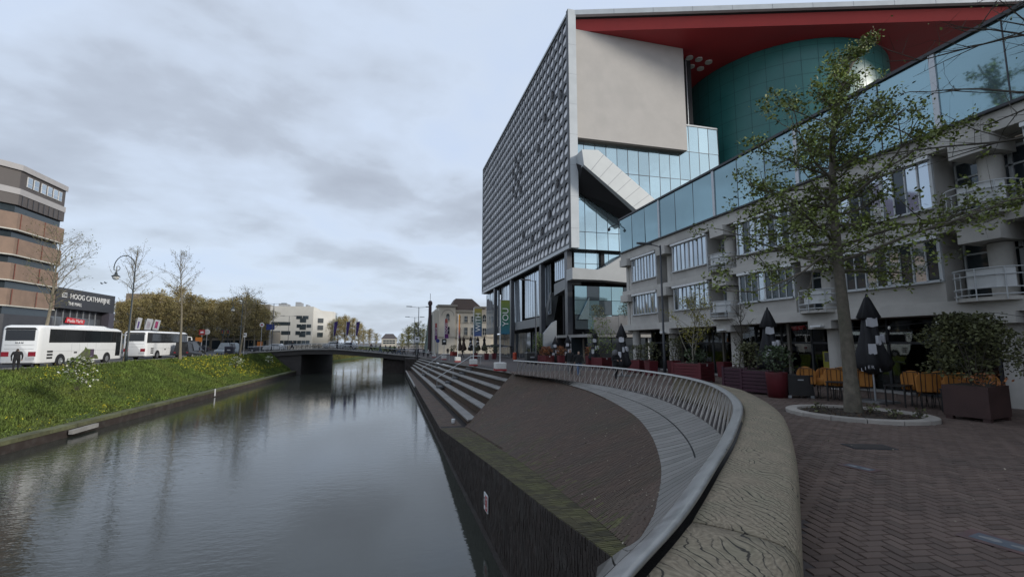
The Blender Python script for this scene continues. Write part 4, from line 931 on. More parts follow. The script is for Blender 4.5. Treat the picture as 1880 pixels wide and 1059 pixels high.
# beige classical house
hs = bpy.data.objects.new('classical_house', None); col.objects.link(hs); tag(hs, 'cream stucco house with brown hipped roof beyond the concert hall', 'house')
HY = 122.0; cr = M('cream_stucco', (.60, .56, .48), .8, .06, .5, stain=((.48, .43, .35), .3, .4)); hx = lambda u: px(u, 600, y=HY).x; hz = lambda v: px(850, v, y=HY).z
zE = hz(570); rf = M('house_roof', (.075, .05, .038), .8, .15, 1.5, .3, 10)
MB().box(hx(806), hx(836), HY, HY + 14, -1, hz(563)).build('corner_tower', cr, hs); MB().box(hx(836), hx(875), HY + .6, HY + 14, -1, zE).build('wall', cr, hs); MB().box(hx(875), hx(902), HY, HY + 14, -1, hz(566)).build('corner_tower', cr, hs)
MB().box(hx(798), hx(806), HY + 2, HY + 14, -1, hz(570)).build('side_wall', cr, hs); MB().box(hx(902), hx(912), HY + .8, HY + 14, -1, hz(592)).build('side_wall', cr, hs)
z0, z1 = hz(570), hz(545)
MB().add([(hx(826), HY + 1, z0), (hx(893), HY + 1, z0), (hx(893), HY + 14, z0), (hx(826), HY + 14, z0), (hx(841), HY + 5, z1), (hx(872), HY + 5, z1), (hx(872), HY + 10, z1), (hx(841), HY + 10, z1)], [(4, 5, 6, 7), (0, 1, 5, 4), (1, 2, 6, 5), (2, 3, 7, 6), (3, 0, 4, 7)]).build('roof', rf, hs)
for u0, u1, v in ((803, 839, 561), (872, 894, 563)): box('cornice', M('cornice', (.36, .33, .28), .8, .1), hs, hx(u0), hx(u1), HY - .6, HY + 6, hz(v + 2), hz(v - 1))
box('cornice', MATS['cornice'], hs, hx(836), hx(873), HY + .1, HY + 1, hz(572), hz(569)); box('string_course', MATS['cornice'], hs, hx(800), hx(908), HY - .1, HY + .58, hz(620), hz(618))
for i in range(12): x = hx(838) + i * (hx(872) - hx(838)) / 12; box('dentil', cr, hs, x, x + .25, HY + .25, HY + .7, hz(574), hz(572))
def hwin(u, v0, v1, w=.42, arch=False, yy=HY + .55):
    x = hx(u); wi = box('window', cr, hs, x - w - .1, x + w + .1, yy - .08, yy - .02, hz(v1) - .1, hz(v0) + .1); box('pane', glass_dark, wi, x - w, x + w, yy - .1, yy - .085, hz(v1), hz(v0))
    box('glazing_bar', white, wi, x - .03, x + .03, yy - .13, yy - .105, hz(v1), hz(v0)); box('glazing_bar', white, wi, x - w, x + w, yy - .125, yy - .105, (hz(v0) + hz(v1)) / 2 - .03, (hz(v0) + hz(v1)) / 2 + .03)
    box('sill', MATS['cornice'], wi, x - w - .2, x + w + .2, yy - .25, yy - .02, hz(v1) - .24, hz(v1) - .1)
    if arch: MB().prism([(x + w * math.cos(a), yy - .1, hz(v0) + w * math.sin(a)) for a in [math.pi * i / 8 for i in range(9)]], (0, .02, 0)).build('arch_pane', glass_dark, wi)
for u in (843, 856, 869): hwin(u, 580, 591); hwin(u, 601, 615)
hwin(822, 579, 588, .42, True, HY - .02); hwin(822, 600, 613, .5, False, HY - .02); hwin(889, 580, 590, .42, True, HY - .02); hwin(889, 602, 615, .42, False, HY - .02)
for u in (822,): MB().loft([[(hx(u) + r_ * math.cos(a), HY - .06, hz(580) + r_ * math.sin(a)) for a in [math.pi * i / 12 for i in range(13)]] for r_ in (1.5, 1.7)], cap=False, closed=False).build('arch_moulding', MATS['cornice'], hs)
tw = bpy.data.objects.new('slender_tower', None); col.objects.link(tw); tag(tw, 'slender dark brick chimney tower left of the cream house', 'tower')
tx = px(789, 600, y=128).x; ztw = px(789, 552, y=128).z
MB().lathe([(.5, -1), (.42, ztw - 1.2), (.6, ztw - 1.1), (.6, ztw - .4), (.3, ztw)], (tx, 128, 0), 12).build('shaft', M('tower_brick', (.065, .042, .045), .85, .15), tw); MB().tube([(tx, 128, ztw), (tx, 128, ztw + 2)], .06, 5).build('spike', darkmetal, tw)
gb = bpy.data.objects.new('green_copper_gable', None); col.objects.link(gb); tag(gb, 'pale green steep-sided building between the tower and the cream house', 'building')
gx_ = lambda u: px(u, 600, y=132).x
MB().prism([(gx_(783), 130, -1), (gx_(800), 130, -1), (gx_(800), 130, px(800, 568, y=130).z), (gx_(791), 130, px(790, 578, y=130).z)], (0, 12, 0)).build('wall', M('copper_green', (.16, .22, .2), .7, .15, .5), gb)
box('dark_strip', blackmetal, gb, gx_(786.5), gx_(789), 129.7, 129.95, -1, px(790, 600, y=130).z)

# ================================================================== TREES
bark = M('bark', (.13, .113, .088), .9, .35, 6, .9, 22, stain=((.075, .08, .05), 1.6, .4)); bark_d = M('bark_dark', (.06, .052, .04), .9, .3, 5, .5, 25)
LIMB = .34
def tree_mesh(seed, H, r, cb, spread, nl, nleaf, lsize, lean=(0, 0), profile=None, rise=.35, subs=5, twigs=4, fork=0, tips_only=False, drop=0.0, tn=7, bow=None, clump=1):
    rg = random.Random(seed); wood_ = MB(); lv = MB(); tips = []
    def tp(t):
        b = bow(t) if bow else (0, 0)
        return Vector((lean[0] * t + b[0] + .06 * math.sin(t * 7 + seed), lean[1] * t + b[1] + .06 * math.cos(t * 5 + seed), H * t))
    ts = [i / 12 for i in range(13)]
    wood_.tube([tp(t) for t in ts], [r * (1.25 if t == 0 else 1 - .9 * t) + .008 for t in ts], tn)
    prof = profile or (lambda t: math.sin(math.pi * min(1, .18 + .82 * t)) ** .7)
    for i in range(nl):
        k = (i + rg.random() * .6) / nl; t = cb + (1 - cb) * k * .97; az = i * 2.399 + rg.gauss(0, .35); ln = spread * prof(k) * rg.uniform(.75, 1.15)
        if ln < .15: continue
        p = tp(t); d = Vector((math.cos(az), math.sin(az), rise + .5 * k + rg.gauss(0, .12))).normalized(); rad0 = max(.012, r * (1 - t) * LIMB + .012)
        pts = [p]; n = 5
        for s in range(n):
            d = (d + Vector((rg.gauss(0, .16), rg.gauss(0, .16), rg.gauss(.02, .12)))).normalized(); pts.append(pts[-1] + d * ln / n)
        wood_.tube(pts, [rad0 * (1 - .85 * s / n) + .004 for s in range(n + 1)], 5, cap=False)
        for s in range(subs):
            q = 1 + int(rg.random() * (n - .01)); a = pts[q - 1].lerp(pts[q], rg.random()); dd = (d + Vector((rg.gauss(0, .75), rg.gauss(0, .75), rg.gauss(.1 - drop, .45)))).normalized(); l2 = ln * rg.uniform(.2, .45)
            mid = a + dd * l2 * .5 + Vector((0, 0, rg.gauss(0, .05))); e = a + dd * l2 + Vector((0, 0, rg.gauss(.05 - drop, .12)))
            wood_.tube([a, mid, e], [rad0 * .35 + .003, rad0 * .22 + .003, .003], 4, cap=False); tips.append((mid, e))
            for w in range(twigs):
                b0 = a.lerp(e, rg.uniform(.25, 1)); e2 = b0 + Vector((rg.gauss(0, 1), rg.gauss(0, 1), rg.gauss(.15 - drop, .6))).normalized() * l2 * rg.uniform(.3, .7)
                wood_.add([b0, b0 + Vector((.006 + .002 * H / 6, 0, .004)), e2], [(0, 1, 2)]); wood_.add([b0, b0 + Vector((0, .006 + .002 * H / 6, .004)), e2], [(0, 1, 2)]); tips.append((b0, e2))
        tips.append((pts[-2], pts[-1]))
    if nleaf:
        picks = rg.choices(tips, [(e - a).length for a, e in tips], k=nleaf // clump)
        for i in range(nleaf // clump):
            a, e = picks[i]; c = a.lerp(e, rg.uniform(.35, 1.05))
            for _ in range(clump): lv.leaf(c + Vector((rg.gauss(0, 1), rg.gauss(0, 1), rg.gauss(0, 1))) * lsize * .8, lsize, rg)
    return wood_, lv
def make_tree(label, loc, wood_, lv, bm, lm, rz=0, sc=1, name='street_tree', group=None):
    t = thing(name, label, 'tree', loc, rz, group); t.scale = (sc,) * 3
    wood_.build('trunk', bm, t) if isinstance(wood_, MB) else inst('trunk', wood_, t)
    if lv is not None: lv.build('crown', lm, t) if isinstance(lv, MB) else inst('crown', lv, t)
    return t
leaf1 = M('young_leaf', (.165, .21, .042), .6, .35, .8, island=.55, stain=((.085, .11, .03), .7, .5))
def main_prof(k): return max(.13, (1 - k) ** 1.35 * 1.08 * (1.0 - .25 * max(0, .1 - k) / .1)) * (.8 + .2 * math.sin(k * 23))
base = px(1563, 758, z=0)
w1, l1 = tree_mesh(21, 13.0, .2, .34, 5.4, 58, 19000, .12, (0, .3), main_prof, .10, 8, 6, tn=14, bow=lambda t: (lerp_tab([(0, 0), (.36, .12), (.53, .2), (.69, .4), (.8, .8), (.88, 1.25), (1, 2.7)], t), 0), clump=7)
make_tree('young green street tree standing in the oval planting bed', (base.x, base.y, 0), w1, l1, bark, leaf1)
# second tree just outside the frame on the right: only its bare twigs reach in
w2, l2 = tree_mesh(33, 10.5, .17, .56, 4.4, 30, 260, .07, (0, 0), lambda k: max(.2, 1 - k * .7), .1, 6, 6, tn=10)
make_tree('nearly bare tree whose thin twigs reach in at the right edge', (12.9, 4.9, 0), w2, l2, bark_d, leaf1, R(40))
bud = M('bud_green', (.13, .135, .045), .8, .35, 1, island=.4)
LIMB = .2
w3, l3 = tree_mesh(5, 9.5, .13, .42, 3.0, 30, 900, .10, (0, 0), None, .9, 6, 6)
bark_l = M('bark_pale', (.19, .165, .12), .9, .25, 5, .5, 25); m3 = (w3.mesh('trunk', bark_l), l3.mesh('crown', bud))
w4, l4 = tree_mesh(8, 9.8, .11, .5, 2.2, 26, 500, .09, (.2, 0), None, 1.1, 5, 5); m4 = (w4.mesh('trunk', bark_l), l4.mesh('crown', bud))
spots = [(68, 672, m3, 1.28, 'leaning budding tree in front of the nearer coach'), (228, 664, m4, 1.3, 'slim bare tree between the two coaches'), (332, 659, m4, 1.4, 'slim bare tree at the front of the farther coach'), (440, 652, m3, 1.15, 'slim budding tree by the black waste container')]
for i, (u, v, m, s, lab) in enumerate(spots):
    p = px(u, v, z=.05); t = make_tree(lab, p, m[0], m[1], None, None, i * 1.9, s, group='street trees along the left bank'); t.rotation_euler = (R((-2, 1, 2, -1)[i]), R((3, 3, 2, 4)[i]), i * 1.9)
# background spring trees: variants shared
tan = M('spring_tan', (.33, .27, .11), .9, .3, .25, island=.4, stain=((.21, .2, .08), .2, .6)); ygr = M('spring_yellow_green', (.27, .26, .07), .9, .3, .25, island=.4)
bt = []
for sd in (11, 12, 13):
    w, l = tree_mesh(sd, 14, .2, .2, 4.2, 40, 7000, .25, (0, 0), None, .95, 6, 6); bt.append((w.mesh('trunk', bark_l), l.mesh('crown', tan), l.mesh('crown', ygr)))
def bg_tree(i, u, y, vtop, label, k=1, name='background_tree', grp=None, zb=0):
    p = px(u, 640, y=y); h = px(u, vtop, y=y).z - zb; v = bt[i % 3]
    t = make_tree(label, (p.x, y, zb), v[0], v[k], None, None, i * 1.3, h / 14.0, name, grp)
    t.scale = (h / 14 * 1.35, h / 14 * 1.35, h / 14)
    return t
POS = ['leftmost', 'second from left', 'third from left', 'fourth from left', 'fifth from left', 'sixth from left', 'seventh from left', 'eighth from left', 'ninth from left', 'tenth from left', 'eleventh from left', 'twelfth from left', 'thirteenth from left', 'fourteenth from left']
us = [216, 236, 258, 279, 300, 321, 342, 364, 386, 407, 428, 448, 466, 482]
vt = [556, 548, 552, 540, 546, 528, 541, 547, 550, 552, 545, 543, 551, 566]
for i, u in enumerate(us): bg_tree(i, u, 118 + (i % 3) * 8 + i * 1.2, vt[i], POS[i] + ' of the tan budding trees behind the coaches', 1, grp='budding trees behind the coaches')
for i, (u, v) in enumerate(((594, 590), (606, 578), (619, 586), (632, 580), (646, 584), (658, 594))): bg_tree(i + 1, u, 170 + (i % 2) * 12, v, POS[i] + ' of the tan trees behind the tall flagpoles', 1, grp='tan trees behind the flagpoles')
for i, (u, v) in enumerate(((667, 606), (678, 604), (690, 612))): bg_tree(i, u, 235 + i * 8, v, POS[i] + ' of the far brown trees at the canal bend', 1, grp='trees at the canal bend')
for i, (u, y, v) in enumerate(((738, 175, 612), (750, 155, 600), (764, 138, 592), (776, 150, 604))): bg_tree(i, u, y, v, POS[i] + ' of the yellow-green trees right of the canal', 2, grp='yellow-green trees right of the canal', zb=-.8)
# white blossoming shrub on the bank
def shrub_mesh(seed, h, w, n, ls, stem=8):
    rg = random.Random(seed); s = MB(); l = MB()
    for i in range(stem):
        a = rg.random() * 6.28; e = Vector((math.cos(a) * w * .5 * rg.random(), math.sin(a) * w * .5 * rg.random(), h * rg.uniform(.55, .95))); s.tube([(e.x * .15, e.y * .15, 0), e * .55, e], [.018, .012, .004], 4, cap=False)
    for i in range(n):
        a = rg.random() * 6.28; z = rg.random() ** .8; rr_ = w * .5 * math.sqrt(rg.random()) * (1.0 if z < .7 else 1.25 - z * .6) * (1 + .35 * noise.noise(Vector((math.cos(a) * 2, math.sin(a) * 2, z * 4 + seed))))
        p = Vector((math.cos(a) * rr_, math.sin(a) * rr_, h * (.12 + .88 * z)))
        if noise.noise(p * (2.6 / w) + Vector((seed, 0, 0))) < -.18: continue
        l.leaf(p, ls, rg)
    return s, l
def shrub(label, loc, seed, h, w, n, ls, lm, name='shrub', group=None, flowers=None):
    t = thing(name, label, 'shrub' if name != 'flower_bush' else 'bush', loc, 0, group); s, l = shrub_mesh(seed, h, w, n, ls)
    s.build('stems', bark_d, t); l.build('foliage', lm, t)
    if flowers:
        rg = random.Random(seed + 1); f = MB()
        for _ in range(flowers[1]):
            v = rg.choice(l.v); f.leaf(Vector(v) + Vector((rg.gauss(0, .05), rg.gauss(0, .05), .05)), flowers[2], rg, 2, .9)
        f.build('blossom', flowers[0], t)
    return t
blos = M('white_blossom', (.62, .63, .55), .7, .1)
p = px(141, 716, z=-1.2); shrub('white blossoming bush on the grass bank', p, 2, 2.3, 1.9, 900, .2, gm1, 'flower_bush', None, (blos, 320, .16))
p = px(433, 674, z=-1.0); shrub('small white flowering bush farther along the bank', p, 3, 1.3, 1.6, 500, .16, gm1, 'flower_bush', None, (blos, 130, .14))
p = px(494, 668, z=-1.5); shrub('small white flowering bush near the bridge', p, 4, 1.3, 1.4, 400, .16, gm1, 'flower_bush', None, (blos, 110, .14))

# ================================================================== COACHES AND OTHER VEHICLES
tyre = M('tyre', (.012, .012, .013), .85, .2); rim = M('wheel_rim', (.45, .46, .47), .35, .1, metal=.7); busw = M('coach_white', (.8, .81, .81), .28, .03, .4); bglass = glass('coach_glass', (.02, .022, .025), .15, .06)
tail = M('tail_lamp', (.25, .008, .02), .25, .1); dkp = M('dark_plastic', (.02, .02, .022), .6, .1)
def wheel(par, x, y, z, r, w, axis=1):
    wq = MB().lathe([(r * .6, -w / 2), (r, -w / 2 + .03), (r, w / 2 - .03), (r * .6, w / 2)], n=20).build('wheel', tyre, par, True); wq.location = (x, y, z); wq.rotation_euler = (0, math.pi / 2, 0)
    MB().lathe([(r * .58, -w / 2 - .01), (r * .5, -w / 2 + .01), (r * .12, -w / 2 - .02), (r * .58, w / 2 + .01), (r * .1, w / 2 + .02)][:3] + [(r * .1, w / 2 + .02), (r * .5, w / 2 - .01), (r * .58, w / 2 + .01)], n=16).build('rim', rim, wq)
def rr_sec(x0, x1, z0, z1, y, rb, rt, n=4):
    pts = []
    for cx, cz, r_, a0 in ((x1 - rb, z0 + rb, rb, -90), (x1 - rt, z1 - rt, rt, 0), (x0 + rt, z1 - rt, rt, 90), (x0 + rb, z0 + rb, rb, 180)):
        for i in range(n + 1): a = R(a0 + 90 * i / n); pts.append((cx + r_ * math.cos(a), y, cz + r_ * math.sin(a)))
    return pts
def coach(label, loc, rz, length, pic, dark_top):
    c = thing('coach', label, 'coach', loc, rz, 'white coaches parked along the street'); hw = 1.27; Ht = 3.62
    # y=0 rear, +y front; +x is the side the photograph shows
    MB().loft([rr_sec(-hw + d, hw - d, .38 + e, Ht - f, y, .12, .26 + f * .2) for y, d, e, f in ((0, .1, .12, .25), (.08, .02, .02, .08), (.5, 0, 0, 0), (length - 1.2, 0, 0, 0), (length - .5, .02, 0, .12), (length - .12, .08, .02, .42), (length, .16, .1, .9))]).build('body', busw, c, True)
    if pic: MB().loft([rr_sec(-1.0 + d, 1.0 - d, Ht - .05, Ht + h, y, .02, .12) for y, d, h in ((5.4, .2, .02), (6.3, .05, .2), (9.8, .05, .2), (11.6, .3, .02))]).build('roof_unit', busw, c, True)
    else: box('roof_unit', dkp, c, -.8, .8, 1.0, 3.2, Ht - .02, Ht + .16)
    for s in (-1, 1):
        x = s * (hw + .004)
        for i, (a, b_) in enumerate(((1.3, 3.3), (3.36, 6.0), (6.06, 8.7), (8.76, length - 1.6))):
            box('side_window', bglass, c, x - .012, x + .012, a, b_, 2.18, 3.28)
        box('window_surround', dkp, c, x - .008, x + .008, .1 if dark_top else 1.25, length - .6, 2.1 if dark_top else 2.14, 3.4 if dark_top else 3.32)
        MB().prism([(x - .01 * s, length - 1.5, .75), (x - .01 * s, length - .62, .75), (x - .01 * s, length - .62, 3.1), (x - .01 * s, length - 1.5, 3.28)], (.02 * s, 0, 0)).build('front_door', bglass, c)
        for yw in (2.9, length - 3.0):
            MB().prism([(x - .02 * s, yw + .66 * math.cos(a), .5 + .66 * math.sin(a)) for a in [math.pi * i / 10 - .05 for i in range(11)]] + [(x - .02 * s, yw - .66, .36), (x - .02 * s, yw + .66, .36)], (.03 * s, 0, 0)).build('wheel_arch', dkp, c)
            wheel(c, s * (hw - .14), yw, .5, .5, .34)
        for z in (.75, 1.02, 1.29): box('vent', dkp, c, x - .01, x + .01, 1.15, 1.85, z, z + .16)
        for yj in (4.3, 5.4, 6.6, 8.0): box('panel_joint', M('coach_joint', (.4, .41, .42), .5, .05), c, x - .004, x + .004, yj, yj + .02, .5, 2.1)
        box('flap_line', MATS['coach_joint'], c, x - .004, x + .004, 1.0, length - 1.6, 1.38, 1.4)
        MB().tube([(s * hw * .95, length - .25, 3.0), (s * (hw + .22), length + .25, 2.95), (s * (hw + .25), length + .3, 2.5)], [.07, .06, .1], 6).build('mirror', busw, c)
    box('rear_window', bglass, c, -1.0, 1.0, -.03, -.01, 2.32, 3.2); MB().prism([(-1.12, -.02, 3.22), (1.12, -.02, 3.22), (.95, -.02, 3.4), (-.95, -.02, 3.4)], (0, .02, 0)).build('rear_spoiler', dkp, c)
    for s in (-1, 1): box('tail_lamp', tail, c, s * 1.17 - (.5 if s > 0 else 0), s * 1.17 + (0 if s > 0 else .5), -.03, .04, 1.0, 1.38)
    box('rear_line', MATS['coach_joint'], c, -1.0, 1.0, -.02, .02, 1.95, 1.97); box('rear_line', MATS['coach_joint'], c, -1.0, 1.0, -.02, .02, 1.62, 1.64); box('bumper', dkp, c, -1.0, 1.0, -.01, .3, .3, .46)
    if pic:
        text('lettering', 'M A N', .2, dkp, c, frame_m((0, -.035, 2.12), (1, 0, 0), (0, 0, 1)), .004)
        pm_ = M('vineyard_print', (.10, .13, .035), .5, .55, 2.4, stain=((.10, .075, .10), 1.6, .8)); x = hw + .008
        MB().prism([(x, 4.6, .52), (x, 8.6, .52), (x, 8.3, .9), (x, 7.4, 1.05), (x, 7.2, 1.5), (x, 6.6, 1.55), (x, 6.35, 1.75), (x, 6.2, 1.45), (x, 5.4, .95)], (.006, 0, 0)).build('side_print', pm_, c)
        box('print_panel', M('print_plum', (.08, .055, .09), .5, .3, 3), c, x + .007, x + .012, 7.15, 7.75, .7, 1.5)
    box('luggage_handle', dkp, c, hw + .002, hw + .012, 4.7, 5.15, 1.16, 1.3); box('rear_panel', M('coach_grey', (.45, .46, .47), .5, .05), c, .5, 1.12, -.02, .02, .7, .95)
    return c
pa = px(65, 676, z=0); pb = px(228, 663, z=0)
coach('white coach with a green landscape print on its side', (pa.x - 1.27, pa.y, 0), 0, 13.0, True, False)
pc = px(262, 660, z=0); coach('white coach with dark upper half parked in front of the other', (pc.x - 1.0, pc.y, 0), R(-1), 12.2, False, True)
def car(label, loc, rz, m, L=4.3, Wd=1.78, Hh=1.5, van=False, cat='car', group=None):
    c = thing('parked_van' if van else 'car', label, cat, loc, rz, group); w = Wd / 2
    prof = [(0, .35), (0, .8), (.12, .95 if not van else Hh * .9), (.35, Hh * .97 if van else 1.0), (.95 if not van else .6, Hh), (L * .62 if not van else L * .72, Hh), (L * .8, .95), (L * .97, .82), (L, .6), (L, .3)]
    n = len(prof); rings = []
    for s, k in ((-1, .86), (-1, 1.0), (1, 1.0), (1, .86)):
        pass
    sec = [[(s * w * (1 - .16 * max(0, (z - .95)) / .55), y, z) for y, z in prof] for s in (-1, 1)]
    mb = MB(); mb.loft(sec, cap=True); mb.build('body', m, c)
    for s in (-1, 1):
        sw = [(s * (w * (1 - .16 * max(0, (z - .95)) / .55) + .012), y, z) for y, z in ((L * .28, 1.0), (L * .3, Hh - .12), (L * .6, Hh - .12), (L * .74, 1.0))]
        MB().prism(sw, (s * -.02, 0, 0)).build('side_window', bglass, c)
        for y in (L * .2, L * .8): wheel(c, s * (w - .1), y, .32, .32, .2)
        box('headlight', white, c, s * w * .75 - .14, s * w * .75 + .14, L - .02, L + .015, .6, .74); box('tail_light', tail, c, s * w * .78 - .12, s * w * .78 + .12, -.015, .02, .68, .84)
    MB().prism([(-w * .78, L * .64, Hh - .06), (w * .78, L * .64, Hh - .06), (w * .88, L * .795, .99), (-w * .88, L * .795, .99)], (0, .015, .02)).build('windscreen', bglass, c); box('rear_glass', bglass, c, -w * .72, w * .72, -.01 if van else .3, .05 if van else .36, 1.02, Hh - .15)
    return c
bk = M('van_black', (.02, .021, .025), .35, .1); gv = M('van_grey', (.30, .34, .36), .35, .08, metal=.3); wc = M('car_white', (.65, .66, .66), .3, .05); sv = M('car_silver', (.4, .41, .42), .3, .05, metal=.4); dkc = M('car_dark', (.03, .032, .04), .3, .1)
p = px(336, 657, z=0); car('black van just in front of the farther coach', (p.x - .3, p.y, 0), R(-4), bk, 5.2, 2.0, 2.35, True, 'van')
p = px(414, 651, z=0); car('grey van facing the camera at the junction', (p.x, p.y + 5, 0), R(168), gv, 5.0, 1.95, 2.1, True, 'van')
for i, (u, y, m, rz, lab) in enumerate(((506, 108, wc, 88, 'white car driving onto the left end of the bridge'), (612, 112, wc, 90, 'white car crossing the middle of the bridge'), (640, 109, sv, 90, 'silver car crossing the bridge behind the pedestrians'), (478, 118, dkc, 92, 'dark car waiting left of the bridge'), (366, 122, dkc, 90, 'dark car parked below the tan trees'))):
    x = px(u, 640, y=y).x; car(lab, (x + 2, y, lerp_tab(BT, x) if x > -26 else 0), R(rz), m)

# ================================================================== PEOPLE
skin_m = M('skin', (.42, .27, .2), .6, .05); hair_m = M('hair_brown', (.045, .03, .02), .8, .2)
def person_mesh(pose, seed):
    J = {'pel': (0, 0, .95, .135), 'wai': (0, 0, 1.1, .125), 'che': (0, .01, 1.32, .155), 'nec': (0, .01, 1.48, .06), 'hea': (0, .03, 1.60, .092), 'top': (0, .03, 1.72, .075)}
    st, sw = (.26, .28) if pose == 'walk' else (.04, .06) if pose == 'stand' else (.16, .2)
    E_ = [('pel', 'wai'), ('wai', 'che'), ('che', 'nec'), ('nec', 'hea'), ('hea', 'top')]
    for s, nm in ((-1, 'l'), (1, 'r')):
        f = st * s; J['hip' + nm] = (s * .1, 0, .88, .105); J['kne' + nm] = (s * .1, f * .55 + .04, .49, .07); J['ank' + nm] = (s * .1, f - .02, .09, .045); J['toe' + nm] = (s * .11, f + .15, .04, .04)
        g_ = -sw * s; J['sho' + nm] = (s * .19, 0, 1.41, .07)
        if pose == 'phone' or pose == 'cycle': J['elb' + nm] = (s * .25, .05, 1.14, .05); J['wri' + nm] = (s * .13, .3, 1.16, .034); J['han' + nm] = (s * .09, .36, 1.18, .036)
        else: J['elb' + nm] = (s * .26, g_ * .4 - .03, 1.13, .05); J['wri' + nm] = (s * .25, g_ + .06, .9, .034); J['han' + nm] = (s * .24, g_ + .09, .81, .038)
        E_ += [('pel', 'hip' + nm), ('hip' + nm, 'kne' + nm), ('kne' + nm, 'ank' + nm), ('ank' + nm, 'toe' + nm), ('che', 'sho' + nm), ('sho' + nm, 'elb' + nm), ('elb' + nm, 'wri' + nm), ('wri' + nm, 'han' + nm)]
        if pose == 'cycle': J['kne' + nm] = (s * .12, .36, .72 + .08 * s, .07); J['ank' + nm] = (s * .12, .18 + .1 * s, .34 + .12 * s, .045); J['toe' + nm] = (s * .12, .33 + .1 * s, .3 + .12 * s, .04)
        for q in range(4): J['fi%d' % q + nm] = tuple(a + b for a, b in zip(J['han' + nm][:3], ((q - 1.5) * .014, .02 * q - .02, -.085 + .01 * abs(q - 1)))) + (.010,); E_.append(('han' + nm, 'fi%d' % q + nm))
    J['nos'] = (0, .125, 1.60, .02); E_.append(('hea', 'nos'))
    names = list(J); me = bpy.data.meshes.new('skeleton'); me.from_pydata([J[n][:3] for n in names], [(names.index(a), names.index(b)) for a, b in E_], [])
    o = bpy.data.objects.new('tmp', me); col.objects.link(o); sk = o.modifiers.new('s', 'SKIN'); ss = o.modifiers.new('u', 'SUBSURF'); ss.levels = 1
    for i, n in enumerate(names): d = me.skin_vertices[0].data[i]; d.radius = (J[n][3] * (1.25 if n in ('che', 'wai', 'pel') else 1), J[n][3] * (.85 if n in ('che', 'wai', 'pel') else 1)); d.use_root = (n == 'pel')
    e = bpy.data.meshes.new_from_object(o.evaluated_get(bpy.context.evaluated_depsgraph_get())); bpy.data.objects.remove(o)
    hands = [Vector(J[n][:3]) for n in names if n[:3] in ('han', 'fi0', 'fi1', 'fi2', 'fi3')]; mi = []
    for f in e.polygons:
        c = f.center; k = 0
        if min((c - h).length for h in hands) < .06: k = 2
        elif c.z < .1 or (pose == 'cycle' and c.z < .42 and c.y > .1): k = 3
        elif c.z < .86 and abs(c.x) < .2: k = 1
        elif c.z > 1.66 or (c.z > 1.53 and c.y < .02): k = 4
        elif c.z > 1.5: k = 2
        mi.append(k)
    for _ in range(5): e.materials.append(None)
    e.polygons.foreach_set('material_index', mi); e.polygons.foreach_set('use_smooth', [True] * len(mi)); return e
PM = {k: person_mesh(k, 1) for k in ('walk', 'stand', 'phone', 'stride', 'cycle')}
shoe = M('shoes', (.03, .028, .026), .6, .2)
CL = {k: M('cloth_' + k, c, .9, .2, 6, .2, 60) for k, c in dict(black=(.014, .014, .016), navy=(.02, .025, .05), jeans=(.10, .15, .24), grey=(.12, .12, .125), brown=(.09, .06, .04), white=(.6, .6, .6), olive=(.06, .065, .035), red=(.25, .03, .03), tan=(.25, .2, .14)).items()}
def person(label, loc, rz, pose, jacket, trousers, hair=None, h=1.74, group=None, extra=None):
    o = bpy.data.objects.new('person', PM[pose]); col.objects.link(o); o.location = loc; o.rotation_euler.z = rz; o.scale = (h / 1.78 * 1.18, h / 1.78 * 1.1, h / 1.78)
    for i, m in enumerate((CL[jacket], CL[trousers], skin_m, shoe, hair or hair_m)): o.material_slots[i].link = 'OBJECT'; o.material_slots[i].material = m
    return tag(o, label, 'person', group)
p = gp(1047, 687); person('person in a black coat walking left of the pair behind the railing', p, R(160), 'walk', 'black', 'grey', h=1.76)
p = gp(1063, 690); person('person in a black jacket and pale jeans walking behind the railing', p, R(170), 'walk', 'black', 'jeans', h=1.66)
p = gp(1131, 697); pr = person('person in a black coat with a grey fur-trimmed hood behind the railing', p, R(190), 'phone', 'black', 'black', h=1.72)
MB().lathe([(.06, 1.44), (.16, 1.47), (.165, 1.6), (.13, 1.74), (.03, 1.8)], (0, -.02, 0), 14, cap=False).build('hood', CL['grey'], pr, True)
p = gp(1146, 690); pr = person('person in dark clothes with a white cap beside the hooded one', p, R(120), 'stand', 'navy', 'black', h=1.9)
MB().lathe([(.115, 1.6), (.12, 1.67), (.09, 1.75), (.02, 1.78)], (0, .03, 0), 14).build('cap', white, pr, True)
p = px(28, 680, z=0.05); person('person in black bending forward behind the nearer coach', p, R(30), 'stride', 'black', 'black', h=1.72)
p = px(362, 655, z=.05); person('person in a dark jacket and blue jeans walking along the coaches', p, R(10), 'walk', 'navy', 'jeans', M('hair_blond', (.35, .27, .16), .8, .1), 1.78); p = px(357, 655, z=.05); person('person in black half hidden beside the one in jeans', (p.x - .5, p.y + .4, .0), R(5), 'stand', 'black', 'black')
p = px(405, 650, z=.0); person('person in black walking past the grey van', p, R(80), 'walk', 'black', 'black')
bw = [(536, 'walk', 'black', 'navy', 'tall striding pedestrian in black at the left of the bridge'), (619, 'stand', 'black', 'black', 'pedestrian in black at the middle of the bridge'), (644, 'walk', 'navy', 'grey', 'pedestrian in navy right of the bridge middle'), (681, 'walk', 'brown', 'black', 'pedestrian in brown above the open water'), (698, 'stride', 'black', 'jeans', 'pedestrian in jeans left of the bridge pier'),
      (708, 'walk', 'grey', 'black', 'pedestrian in grey above the bridge pier'), (716, 'walk', 'black', 'black', 'pedestrian in black above the bridge pier'), (724, 'stride', 'olive', 'navy', 'pedestrian in olive right of the bridge pier'), (732, 'walk', 'tan', 'jeans', 'pedestrian in a tan jacket near the right bridge end'), (742, 'walk', 'black', 'grey', 'pedestrian in black and grey near the right bridge end')]
